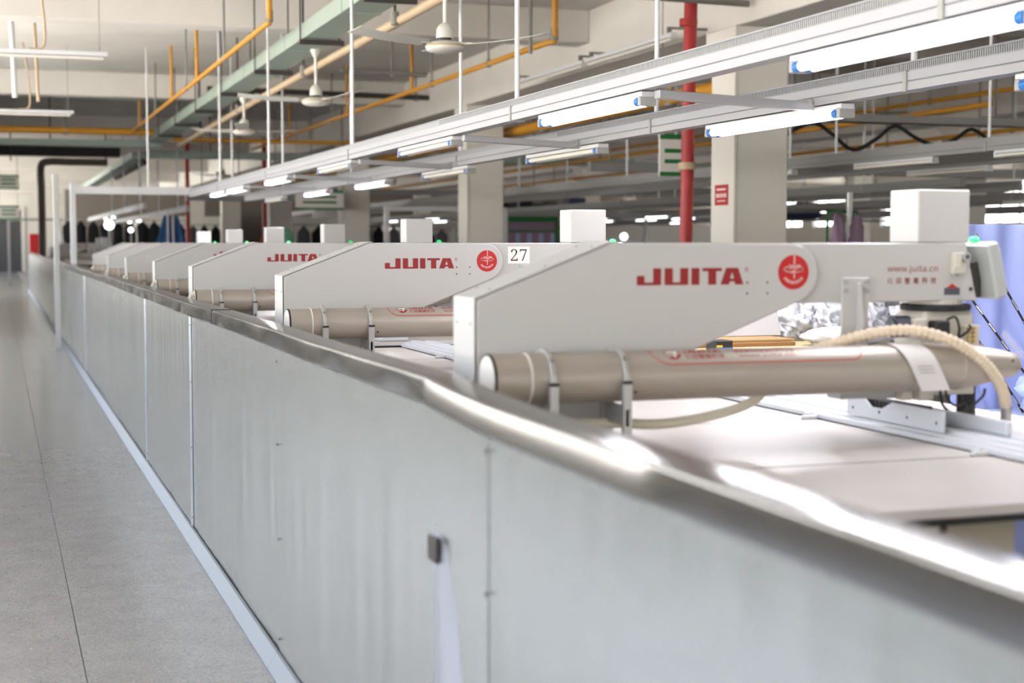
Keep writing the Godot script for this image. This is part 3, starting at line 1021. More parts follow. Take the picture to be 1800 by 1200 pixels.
	cyl(st, Vector3(1.333, 1.263, 0.158), Vector3(1.333, 1.272, 0.158), 0.005, 10)
	put("gauge", st, M["cast_grey"], va)
	st = S()
	cyl(st, Vector3(1.347, 1.314, 0.178), Vector3(1.347, 1.314, 0.179), 0.006, 10)
	put("gauge_dial", st, M["label_grey"], va)
	# box on top
	st = S()
	boxm(st, Vector3(1.214, 1.351, 0.018), Vector3(1.372, 1.489, 0.150), 0.003)
	put("motor_box", st, M["paint"], o)
	# tilted control screen at the end of the boom
	st = S()
	var bs := Basis(Vector3.BACK, 0.22)
	box(st, Vector3(1.438, 1.278, 0.085), Vector3(0.036, 0.150, 0.20), 0.006, bs)
	box(st, Vector3(1.462, 1.276, 0.085), Vector3(0.018, 0.128, 0.17), 0.005, bs)
	var scn = put("control_screen", st, M["screen_grey"], o)
	st = S()
	lathe(st, [Vector2(0, 0.014), Vector2(0.010, 0.012), Vector2(0.015, 0.004), Vector2(0.015, 0)], 14, Transform3D(Basis(), Vector3(1.423, 1.354, 0.10)))
	put("indicator_light", st, M["green_led_light"], scn)
	st = S()
	boxm(st, Vector3(1.395, 1.205, 0.03), Vector3(1.428, 1.30, 0.13), 0.003)
	put("screen_mount", st, M["dark_steel"], scn)
	# support bracket in front of the boom
	st = S()
	boxm(st, Vector3(0.986, 0.985, 0.1505), Vector3(1.066, 1.262, 0.158), 0.002)
	prism(st, [Vector2(0, 0.985), Vector2(0.040, 0.985), Vector2(0.036, 1.08), Vector2(0.026, 1.16), Vector2(0.010, 1.245), Vector2(0, 1.25)], 1.028, 1.036, 0.0, Transform3D(Basis(Vector3(0, 0, 1), Vector3(0, 1, 0), Vector3(-1, 0, 0)) * Basis.from_scale(Vector3(1, 1, -1)), Vector3(0, 0, 0.157)))
	var br = put("support_bracket", st, M["paint"], o)
	for p in [Vector2(0.995, 1.25), Vector2(1.056, 1.25), Vector2(0.995, 1.228), Vector2(1.056, 1.228)]:
		st = S()
		cyl(st, Vector3(p.x, p.y, 0.157), Vector3(p.x, p.y, 0.166), 0.0065, 6)
		put("bolt", st, M["cast_grey"], br)
	st = S()
	boxm(st, Vector3(0.986, 0.95, 0.09), Vector3(1.18, 0.985, 0.16), 0.003)
	put("bracket_foot", st, M["cast_grey"], br)
	# sewing head
	var hx := 1.316
	st = S()
	lathe(st, [Vector2(0, 1.172), Vector2(0.088, 1.172), Vector2(0.092, 1.175), Vector2(0.092, 1.186), Vector2(0.088, 1.189), Vector2(0, 1.189)], 28, Transform3D(Basis(), Vector3(hx, 0, 0.084)), true)
	var hd = put("head_turntable", st, M["rubber"], o)
	st = S()
	lathe(st, [Vector2(0, 1.188), Vector2(0.07, 1.188), Vector2(0.07, 1.2), Vector2(0, 1.2)], 24, Transform3D(Basis(), Vector3(hx, 0, 0.084)), true)
	put("neck", st, M["cream_plastic"], hd)
	st = S()
	boxm(st, Vector3(hx - 0.08, 1.06, 0.01), Vector3(hx + 0.08, 1.172, 0.15), 0.012)
	boxm(st, Vector3(hx - 0.115, 1.10, 0.06), Vector3(hx - 0.07, 1.155, 0.16), 0.006)
	boxm(st, Vector3(hx + 0.035, 1.075, 0.145), Vector3(hx + 0.085, 1.135, 0.165), 0.003)
	boxm(st, Vector3(hx - 0.03, 0.99, 0.03), Vector3(hx + 0.07, 1.065, 0.13), 0.006)
	boxm(st, Vector3(1.245, 0.955, 0.17), Vector3(1.372, 1.03, 0.185), 0.003)
	boxm(st, Vector3(1.15, 0.945, 0.15), Vector3(1.18, 0.99, 0.19), 0.003)
	boxm(st, Vector3(1.20, 0.943, 0.14), Vector3(1.245, 0.985, 0.19), 0.003)
	var hb = put("sewing_head", st, M["cream_plastic"], o)
	st = S()
	cyl(st, Vector3(1.160, 1.132, 0.12), Vector3(1.205, 1.132, 0.12), 0.029, 20)
	cyl(st, Vector3(1.155, 1.132, 0.12), Vector3(1.162, 1.132, 0.12), 0.022, 20)
	put("handwheel", st, M["label_grey"], hb)
	st = S()
	boxm(st, Vector3(1.247, 1.105, 0.152), Vector3(1.292, 1.148, 0.19), 0.004)
	put("motor", st, M["black"], hb)
	st = S()
	boxm(st, Vector3(1.13, 0.945, 0.06), Vector3(1.21, 0.99, 0.13), 0.004)
	put("motor", st, M["black"], hb)
	st = S()
	cyl(st, Vector3(1.372, 0.875, 0.155), Vector3(1.372, 1.05, 0.155), 0.021, 12)
	put("needle_column", st, M["black"], hb)
	st = S()
	cyl(st, Vector3(1.347, 0.90, 0.165), Vector3(1.347, 0.96, 0.165), 0.014, 12)
	put("motor", st, M["black"], hb)
	st = S()
	for i in 5:
		for j in 2: cyl(st, Vector3(hx + 0.045 + 0.016 * j, 1.082 + 0.011 * i, 0.164), Vector3(hx + 0.045 + 0.016 * j, 1.082 + 0.011 * i, 0.174), 0.0042, 8)
	put("connector_row", st, M["gold_trim"], hb)
	st = S()
	sweep(st, spline([Vector3(1.285, 1.15, 0.18), Vector3(1.305, 1.158, 0.19), Vector3(1.318, 1.13, 0.19), Vector3(1.325, 1.105, 0.18), Vector3(1.35, 1.125, 0.19), Vector3(1.36, 1.135, 0.175)], 6), 0.0035, 6)
	sweep(st, spline([Vector3(1.262, 0.975, 0.19), Vector3(1.265, 0.93, 0.2), Vector3(1.30, 0.908, 0.2), Vector3(1.345, 0.915, 0.19), Vector3(1.40, 0.945, 0.18), Vector3(1.415, 0.965, 0.17)], 6), 0.0038, 6)
	sweep(st, spline([Vector3(1.28, 0.975, 0.185), Vector3(1.29, 0.94, 0.19), Vector3(1.32, 0.925, 0.19), Vector3(1.36, 0.94, 0.18)], 6), 0.003, 6)
	put("cable", st, M["rubber"], hb)
	st = S()
	cyl(st, Vector3(1.338, 1.005, 0.184), Vector3(1.338, 1.005, 0.187), 0.0075, 12)
	put("hole", st, M["black"], hb)
	st = S()
	rod(st, Vector3(1.372, 0.853, 0.155), Vector3(1.372, 0.876, 0.155), 0.004, 6)
	boxm(st, Vector3(1.355, 0.8525, 0.14), Vector3(1.39, 0.857, 0.18), 0.001)
	put("presser_foot", st, M["steel"], hb)
	# suction tube along the front
	var ty := 1.038
	var tz := 0.27
	var ax := Transform3D(Basis(Vector3.BACK, -PI / 2), Vector3(0, ty, tz))
	st = S()
	lathe(st, [Vector2(0.059, 0.004), Vector2(0.059, 1.098)], 48, ax)
	lathe(st, [Vector2(0.059, 1.098), Vector2(0.0615, 1.100), Vector2(0.0615, 1.112), Vector2(0.0595, 1.114)], 48, ax, true)
	lathe(st, [Vector2(0.0595, 1.114), Vector2(0.0595, 1.240)], 48, ax)
	lathe(st, [Vector2(0.0595, 1.240), Vector2(0.0605, 1.242), Vector2(0.0605, 1.246), Vector2(0.0595, 1.248)], 48, ax, true)
	lathe(st, [Vector2(0.0595, 1.248), Vector2(0.054, 1.30), Vector2(0.043, 1.36), Vector2(0.035, 1.40), Vector2(0.030, 1.425), Vector2(0.018, 1.438), Vector2(0.0, 1.442)], 40, ax)
	var tb = put("suction_tube", st, M["tube_steel"], o)
	st = S()
	lathe(st, [Vector2(0, -0.004), Vector2(0.054, -0.004), Vector2(0.056, -0.002), Vector2(0.056, 0.004)], 40, ax, true)
	put("end_cap", st, M["cap_white"], tb)
	st = S()
	lathe(st, [Vector2(0.056, -0.001), Vector2(0.0598, -0.001), Vector2(0.0598, 0.005), Vector2(0.056, 0.005)], 40, ax, true)
	put("cap_seal", st, M["rubber"], tb)
	st = S()
	cyl(st, Vector3(-0.0048, ty - 0.026, tz - 0.016), Vector3(0.0, ty - 0.026, tz - 0.016), 0.0125, 14)
	put("cap_hole", st, M["black"], tb)
	st = S()
	lathe(st, [Vector2(0.0595, 0.086), Vector2(0.0612, 0.087), Vector2(0.0612, 0.090), Vector2(0.0595, 0.091)], 40, ax, true)
	put("cable_tie", st, M["cap_white"], tb)
	st = S()
	lathe(st, [Vector2(0, 0.003), Vector2(0.0035, 0.002), Vector2(0.0045, 0)], 8, Transform3D(Basis(Vector3.RIGHT, PI / 2 + 0.6), Vector3(0.345, ty - 0.033, tz + 0.0488)))
	lathe(st, [Vector2(0, 0.003), Vector2(0.0035, 0.002), Vector2(0.0045, 0)], 8, Transform3D(Basis(Vector3.RIGHT, PI / 2), Vector3(1.40, ty + 0.012, tz + 0.032)))
	put("rivet", st, M["dark_steel"], tb)
	# printed band on the tube
	var cyl_on := func(v: Vector2) -> Vector3:
		var a := v.y / 0.059
		return Vector3(v.x, ty + 0.0594 * sin(a), tz + 0.0594 * cos(a))
	st = S()
	var out := []
	var v0 := 0.030
	var v1 := 0.112
	var xl := 0.392
	var xr := 0.955
	for i in 9:
		var a := PI / 2 + PI / 2 * i / 8.0
		out.append(Vector2(xl + 0.045 + 0.045 * cos(a), v1 - 0.041 + 0.041 * sin(a)))
	for i in 9:
		var a := PI + PI / 2 * i / 8.0
		out.append(Vector2(xl + 0.045 + 0.045 * cos(a), v0 + 0.041 + 0.041 * sin(a)))
	for i in 9:
		var a := -PI / 2 + PI / 2 * i / 8.0
		out.append(Vector2(xr - 0.03 + 0.03 * cos(a), v0 + 0.041 + 0.041 * sin(a)))
	for i in 9:
		var a := PI / 2 * i / 8.0
		out.append(Vector2(xr - 0.03 + 0.03 * cos(a), v1 - 0.041 + 0.041 * sin(a)))
	out.append(out[0])
	stroke(st, out, 0.0028, cyl_on)
	put("band_outline", st, M["sticker_red"], tb)
	st = S()
	var dsc := []
	for i in 24: dsc.append(Vector2(0.447, 0.064) + Vector2(cos(TAU * i / 24), sin(TAU * i / 24)) * 0.021)
	flat_poly(st, dsc, cyl_on)
	logo(st, Vector2(0.478, 0.066), 0.098, cyl_on)
	maker_line(st, Vector2(0.477, 0.044), 0.0155, 0.0172, cyl_on)
	stroke(st, [Vector2(0.597, 0.042), Vector2(0.593, 0.092)], 0.002, cyl_on)
	for i in 12: glyph(st, MAKER[i % 6], Vector2(0.612 + 0.0135 * i, 0.074), 0.0105, 0.0013, cyl_on)
	for i in 12: glyph(st, MAKER[(i + 3) % 6], Vector2(0.612 + 0.0135 * i, 0.062), 0.0095, 0.0012, cyl_on)
	put("band_print", st, M["red"], tb)
	st = S()
	flat_poly(st, [Vector2(0.432, 0.074), Vector2(0.462, 0.075), Vector2(0.452, 0.050), Vector2(0.448, 0.050), Vector2(0.452, 0.068), Vector2(0.433, 0.068)], func(v): return cyl_on.call(v) + Vector3(0, 0.0003, 0.0004))
	put("band_mark", st, M["white_print"], tb)
	var wt := letters("www.juita.cn", "Droid Sans", 0.014, 0.0, 0.150)
	var wst := S()
	var arr := wt.surface_get_arrays(0)
	for v in arr[Mesh.ARRAY_VERTEX]:
		wst.add_vertex(cyl_on.call(Vector2(v.x + 0.69, v.y + 0.049)) + Vector3(0, 0.0001, 0.0001))
	put("band_website", wst, M["red"], tb)
	# saddle clamps that carry the tube
	for bx in [0.128, 0.308]:
		var prof := []
		for i in 19:
			var a := deg_to_rad(-30.0 + 240.0 * i / 18.0)
			prof.append(Vector2(cos(a), sin(a)) * 0.073)
		var inner := []
		for i in 19:
			var a := deg_to_rad(210.0 - 240.0 * i / 18.0)
			inner.append(Vector2(cos(a), sin(a)) * 0.0600)
		st = S()
		var T := Transform3D(Basis(Vector3(0, 0, -1), Vector3(0, 1, 0), Vector3(1, 0, 0)), Vector3(bx, ty, tz))
		prism(st, prof + inner, 0.0, 0.012, 0.001, T)
		prism(st, [Vector2(-0.074, -0.1875), Vector2(-0.059, -0.1875), Vector2(-0.059, -0.02), Vector2(-0.066, 0.0), Vector2(-0.074, 0.0)], -0.004, 0.018, 0.0012, T)
		prism(st, [Vector2(0.059, -0.1875), Vector2(0.074, -0.1875), Vector2(0.074, 0.0), Vector2(0.066, 0.0), Vector2(0.059, -0.02)], -0.004, 0.018, 0.0012, T)
		prism(st, [Vector2(-0.074, -0.11), Vector2(0.074, -0.11), Vector2(0.074, -0.07), Vector2(0.05, -0.062), Vector2(-0.05, -0.062), Vector2(-0.074, -0.07)], 0.002, 0.010, 0.0, T)
		boxm(st, Vector3(bx - 0.012, TOP + 0.0005, tz - 0.09), Vector3(bx + 0.026, TOP + 0.006, tz + 0.09), 0.001)
		var cl = put("tube_clamp", st, M["bracket_alu"], o)
		st = S()
		boxm(st, Vector3(bx - 0.0045, ty - 0.012, tz + 0.068), Vector3(bx + 0.0185, ty - 0.004, tz + 0.0765), 0.001)
		put("clamp_joint", st, M["dark_gap"], cl)
		st = S()
		cyl(st, Vector3(bx + 0.006, ty + 0.046, tz + 0.056), Vector3(bx + 0.006, ty + 0.050, tz + 0.060), 0.006, 10)
		put("clamp_screw", st, M["steel"], cl)
	# hoses
	if hose_kind == 1:
		st = S()
		var hp := spline([Vector3(0.80, 1.06, 0.19), Vector3(0.90, 1.088, 0.205), Vector3(1.0, 1.119, 0.24), Vector3(1.11, 1.132, 0.275), Vector3(1.215, 1.103, 0.31), Vector3(1.30, 1.046, 0.325), Vector3(1.352, 0.985, 0.322), Vector3(1.372, 0.935, 0.315)], 22)
		var rr := []
		for i in hp.size(): rr.append(0.0150 if i % 3 != 0 else 0.0110)
		sweep(st, hp, rr, 14)
		var ho = put("corrugated_hose", st, M["hose_cream"], o)
		st = S()
		sweep(st, spline([Vector3(1.371, 0.945, 0.316), Vector3(1.375, 0.915, 0.313), Vector3(1.375, 0.89, 0.31), Vector3(1.362, 0.868, 0.305), Vector3(1.335, 0.862, 0.295)], 6), 0.0135, 14)
		put("hose_elbow", st, M["steel"], ho)
	st = S()
	if hose_kind == 1:
		sweep(st, spline([Vector3(0.002, ty - 0.026, tz - 0.016), Vector3(-0.03, ty - 0.029, tz - 0.012), Vector3(-0.065, ty - 0.040, tz + 0.01), Vector3(-0.085, ty - 0.075, tz + 0.03)], 6), 0.0105, 12)
		sweep(st, spline([Vector3(0.10, 0.925, 0.235), Vector3(0.30, 0.925, 0.225), Vector3(0.45, 0.915, 0.22), Vector3(0.60, 0.928, 0.2), Vector3(0.72, 0.96, 0.19), Vector3(0.80, 1.04, 0.19)], 8), 0.0125, 12)
	elif hose_kind == 2:
		sweep(st, spline([Vector3(0.002, ty - 0.026, tz - 0.016), Vector3(-0.02, ty - 0.02, tz), Vector3(-0.06, ty - 0.06, tz + 0.02), Vector3(-0.07, ty - 0.12, tz + 0.03)], 6), 0.009, 12)
	else:
		sweep(st, spline([Vector3(0.04, 1.075, 0.24), Vector3(0.012, 1.078, 0.285), Vector3(-0.024, 1.064, 0.30), Vector3(-0.030, 1.02, 0.31), Vector3(-0.01, 0.96, 0.32), Vector3(0.03, 0.90, 0.32)], 7), 0.0125, 12)
	put("air_hose", st, M["hose_smooth"], o)

func table_parts(o) -> void:
	var zs := [1.12, 0.545, -0.24, -0.98]
	for i in 3:
		var st := S()
		boxm(st, Vector3(-0.06, TOP - 0.020, zs[i + 1] + 0.0065), Vector3(1.75, TOP, zs[i] - 0.0065), 0.0012)
		put("top_panel", st, M["laminate"], o)
	var st := S()
	boxm(st, Vector3(-0.062, TOP - 0.032, -0.978), Vector3(1.752, TOP - 0.0205, 1.123))
	put("edge_band", st, M["laminate_edge"], o)
	for i in 2:
		st = S()
		boxm(st, Vector3(-0.06, TOP - 0.02, zs[i + 1] - 0.0064), Vector3(1.75, TOP - 0.0006, zs[i + 1] + 0.0064))
		put("panel_joint", st, M["laminate_edge"], o)
	st = S()
	boxm(st, Vector3(-0.02, TOP - 0.112, 1.00), Vector3(0.845, TOP - 0.034, 1.05), 0.003)
	var ap = put("apron", st, M["apron"], o)
	st = S()
	cyl(st, Vector3(0.676, TOP - 0.037 - 0.018, 1.045), Vector3(0.676, TOP - 0.055, 1.0515), 0.0095, 16)
	put("cable_hole", st, M["black"], ap)
	st = S()
	boxm(st, Vector3(0.0, TOP - 0.10, -0.95), Vector3(1.7, TOP - 0.033, -0.90), 0.003)
	boxm(st, Vector3(0.0, TOP - 0.10, -0.9), Vector3(0.05, TOP - 0.033, 0.99), 0.003)
	boxm(st, Vector3(1.65, TOP - 0.10, -0.9), Vector3(1.70, TOP - 0.033, 0.99), 0.003)
	put("frame", st, M["dark_steel"], o)
	for x in [0.06, 0.78, 1.66]:
		for z in [0.93, -0.86]:
			st = S()
			boxm(st, Vector3(x - 0.02, 0.0, z - 0.02), Vector3(x + 0.02, TOP - 0.033, z + 0.02), 0.003)
			put("leg", st, M["white_metal"], o)

func gantry_parts(o) -> void:     # x = 0 at the near lower edge of the rail, runs along z
	var y := TOP
	var st := S()
	prism(st, [Vector2(0, y + 0.004), Vector2(0.15, y + 0.004), Vector2(0.15, y + 0.030), Vector2(0.125, y + 0.030), Vector2(0.12, y + 0.024), Vector2(0.085, y + 0.024), Vector2(0.08, y + 0.032), Vector2(0.05, y + 0.032), Vector2(0.047, y + 0.024), Vector2(0.02, y + 0.024), Vector2(0.016, y + 0.018), Vector2(0.0, y + 0.016)], -0.99, 1.10, 0.0015)
	put("rail", st, M["rail_white"], o)
	st = S()
	prism(st, [Vector2(-0.12, y + 0.026), Vector2(0.33, y + 0.026), Vector2(0.33, y + 0.080), Vector2(0.10, y + 0.080), Vector2(0.05, y + 0.058), Vector2(0.0, y + 0.058), Vector2(-0.05, y + 0.088), Vector2(-0.12, y + 0.088)], 0.028, 0.033, 0.0, Transform3D(Basis(Vector3(0, 0, 1), Vector3(0, 1, 0), Vector3(-1, 0, 0)), Vector3(0.06, 0, 0)))
	var cv = put("cover_plate", st, M["rail_white"], o)
	for z in [-0.09, 0.04, 0.17, 0.30]:
		st = S()
		cyl(st, Vector3(0.0275, y + 0.048, z), Vector3(0.0262, y + 0.048, z), 0.0042, 8)
		put("screw", st, M["dark_steel"], cv)
	st = S()
	boxm(st, Vector3(0.115, y + 0.031, 0.02), Vector3(0.135, y + 0.066, 0.46), 0.003)
	put("rear_fence", st, M["rail_white"], o)
	var ch = null
	for i in 16:
		st = S()
		boxm(st, Vector3(0.038, y + 0.034, -0.10 + 0.019 * i), Vector3(0.085, y + 0.078, -0.083 + 0.019 * i), 0.003)
		var lk = put("chain_link", st, M["rubber"], o)
	for z in [-0.24, 0.545]:
		st = S()
		boxm(st, Vector3(-0.045, y + 0.0005, z - 0.008), Vector3(0.0, y + 0.012, z + 0.010), 0.002)
		boxm(st, Vector3(-0.030, y + 0.0005, z - 0.016), Vector3(-0.018, y + 0.019, z + 0.0), 0.002)
		put("clip", st, M["white_metal"], o)
	for z in [-0.99, 0.62, 1.10]:
		st = S()
		boxm(st, Vector3(0.005, y + 0.0003, z - 0.01), Vector3(0.145, y + 0.0045, z + 0.01), 0.0005)
		put("rail_foot", st, M["grey_conduit"], o)

func build_machines() -> void:
	var xs := [X0, X0, 1.005, 1.048, 1.05, 1.067, 1.071]
	var who := ["nearest white sewing machine arm, front right, with a website printed on its boom",
		"second white sewing machine arm, the one numbered 27",
		"third white sewing machine arm, with a hose looped over its tube end",
		"fourth white sewing machine arm from the front",
		"fifth white sewing machine arm from the front",
		"sixth white sewing machine arm from the front",
		"seventh white sewing machine arm, furthest of the close row"]
	var tlab := ["white machine table nearest the camera with cream apron and black cable hole", "white machine table under the machine numbered 27",
		"white machine table under the third sewing machine", "white machine table under the fourth sewing machine", "white machine table under the fifth sewing machine",
		"white machine table under the sixth sewing machine", "white machine table under the seventh sewing machine"]
	var glab := ["white gantry rail with black cable chain on the nearest machine table", "white gantry rail on the table of the machine numbered 27",
		"white gantry rail on the third machine table", "white gantry rail on the fourth machine table", "white gantry rail on the fifth machine table",
		"white gantry rail on the sixth machine table", "white gantry rail on the seventh machine table"]
	var proto = null
	var ptab = null
	var pgan = null
	for i in 7:
		var at := Vector3(xs[i], 0, Z0 - PITCH * i)
		if i < 3:
			var m = thing("sewing_machine", who[i], "sewing machine", at, "white sewing machines in the row")
			machine_parts(m, i == 1, [1, 2, 3][i])
			if i == 2: proto = m
		else:
			copy_of(proto, at, who[i])
		if i == 0:
			ptab = thing("machine_table", tlab[0], "table", at, "machine tables in the row")
			table_parts(ptab)
			pgan = thing("gantry_rail", glab[0], "rail", at + Vector3(1.15, 0, 0), "gantry rails on the machine tables")
			gantry_parts(pgan)
		else:
			copy_of(ptab, at, tlab[i])
			copy_of(pgan, at + Vector3([0, 0.78, 0.82, 1.1, 1.0, 1.1, 1.1][i], 0, 0), glab[i])
	for a in [[1.25, -39.0, "far white sewing machine beyond the white post, nearer of the two"], [1.3, -42.0, "far white sewing machine beyond the white post, further of the two"]]:
		copy_of(proto, Vector3(a[0], 0, a[1]), a[2])
		copy_of(ptab, Vector3(a[0], 0, a[1]), String(a[2]).replace("white sewing machine", "machine table"))
	# paper tag hung over the nearest tube
	var st := S()
	var f := func(u: float, v: float) -> Vector3:
		var w := lerpf(0, 0.083, u)
		var ang := deg_to_rad(lerpf(112.0, 10.0, min(v / 0.62, 1.0)))
		var drop: float = max(0.0, v - 0.62) * 0.17
		return Vector3(X0 + 1.030 + w + 0.075 * v, 1.038 + 0.0625 * sin(ang) - drop, Z0 + 0.27 + 0.0625 * cos(ang) + drop * 0.12)
	sheet(st, 6, 24, f, 0.0008)
	var tg = put("paper_tag", st, M["paper"])
	tag(tg, "white paper tag draped over the nearest suction tube", "tag")
	st = S()
	for i in 5:
		var y0 := 1.045 - 0.008 * i
		if i > 2: y0 -= 0.022
		boxm(st, Vector3(X0 + 1.095 + 0.004 * i, y0, Z0 + 0.27 + 0.0645), Vector3(X0 + 1.140 + 0.004 * i, y0 + 0.0016, Z0 + 0.27 + 0.0650))
	put("tag_print", st, M["paper_print"], tg)
	st = S()
	box(st, Vector3(X0 + 1.395, 1.092, Z0 + 0.31), Vector3(0.090, 0.018, 0.003), 0.001, Basis(Vector3.BACK, -0.80))
	tag(put("plastic_strip", st, M["clear_plastic"]), "clear plastic strip slanting behind the corrugated hose", "strip")

# ---------------------------------------------------------------- lighting tracks
func lamp(parent_label: String, at: Vector3, lit: bool, near: bool, length := 1.2, group := "twin tube lamps under the tracks"):
	var o = thing("tube_lamp", parent_label, "lamp", at, group)
	var st := S()
	boxm(st, Vector3(-0.032, 0.0, -length), Vector3(0.032, 0.022, 0), 0.003)
	put("batten", st, M["white_metal"], o)
	for s in [-0.022, 0.022]:
		st = S()
		rod(st, Vector3(s, -0.016, -length + 0.03), Vector3(s, -0.016, -0.03), 0.017 if near and lit else 0.014, 12)
		put("tube_light", st, (M["lit_tube_light"] if near else M["lit_far_tube_light"]) if lit else M["tube_off"], o)
		if near:
			st = S()
			rod(st, Vector3(s, -0.016, -0.062), Vector3(s, -0.016, -0.028), 0.0176, 12)
			put("blue_end_cap", st, M["blue_cap"], o)
			st = S()
			rod(st, Vector3(s, -0.016, -length + 0.028), Vector3(s, -0.016, -length + 0.062), 0.0176, 12)
			put("blue_end_cap", st, M["blue_cap"], o)
	for z in [-length + 0.015, -0.015]:
		st = S()
		boxm(st, Vector3(-0.036, -0.034, z - 0.013), Vector3(0.036, 0.004, z + 0.013), 0.003)
		put("lamp_holder", st, M["cast_grey"] if near else M["white_metal"], o)
	if lit:
		var l := AreaLight3D.new()
		l.name = "lamp_light"
		l.area_size = Vector2(0.06, length - 0.1)
		l.light_color = Color(0.97, 0.965, 1.0)
		l.light_energy = 6.0 if near else 3.0
		l.area_normalize_energy = true
		l.area_range = 40.0
		l.shadow_enabled = true
		l.position = Vector3(0, -0.0335, -length / 2)
		l.rotation.x = -PI / 2
		o.add_child(l, true)
	return o

func track(label: String, x: float, y: float, z0: float, z1: float, detail := false, grey := false, rods := []):
	var o = thing("light_track", label, "track", Vector3(x, y, z0))
	var L := z0 - z1
	var mt = M["grey_track"] if grey else M["alu_track"]
	var st := S()
	prism(st, [Vector2(-0.035, 0), Vector2(0.035, 0), Vector2(0.035, 0.03), Vector2(0.030, 0.033), Vector2(0.035, 0.036), Vector2(0.035, 0.068), Vector2(-0.035, 0.068), Vector2(-0.035, 0.036), Vector2(-0.030, 0.033), Vector2(-0.035, 0.030)], -L, 0.0, 0.001)
	put("track_profile", st, mt, o)
	st = S()
	var split := 7.0 if detail else 0.0
	boxm(st, Vector3(-0.026, 0.0685, -L), Vector3(0.026, 0.0745, 0))
	boxm(st, Vector3(-0.030, 0.100, -L), Vector3(0.030, 0.106, 0))
	if not detail: boxm(st, Vector3(-0.026, 0.0745, -L), Vector3(0.026, 0.100, 0))
	else: boxm(st, Vector3(-0.026, 0.0745, -L), Vector3(0.026, 0.100, -split))
	put("wiring_duct", st, M["slot_duct"] if not grey else mt, o)
	if detail:
		st = S()
		var n := int(split / 0.0125)
		for i in n:
			for s in [-0.0255, 0.0235]:
				boxm(st, Vector3(s, 0.0745, -0.0125 * i - 0.0082), Vector3(s + 0.002, 0.100, -0.0125 * i))
		var fi = put("duct_fingers", st, M["slot_duct"], o)
		fi.set_meta("kind", "stuff")
		st = S()
		boxm(st, Vector3(-0.012, 0.0745, -split), Vector3(0.012, 0.092, 0))
		put("wires", st, M["dark_steel"], o)
	for z in rods:
		st = S()
		rod(st, Vector3(0, 0.10, z - z0), Vector3(0, 3.9 - y, z - z0), 0.0125, 10)
		put("hanging_rod", st, M["white_metal"], o)
		st = S()
		boxm(st, Vector3(-0.042, -0.004, z - z0 - 0.012), Vector3(0.042, 0.072, z - z0 + 0.012), 0.002)
		put("hanger_clip", st, M["cast_grey"], o)
	return o

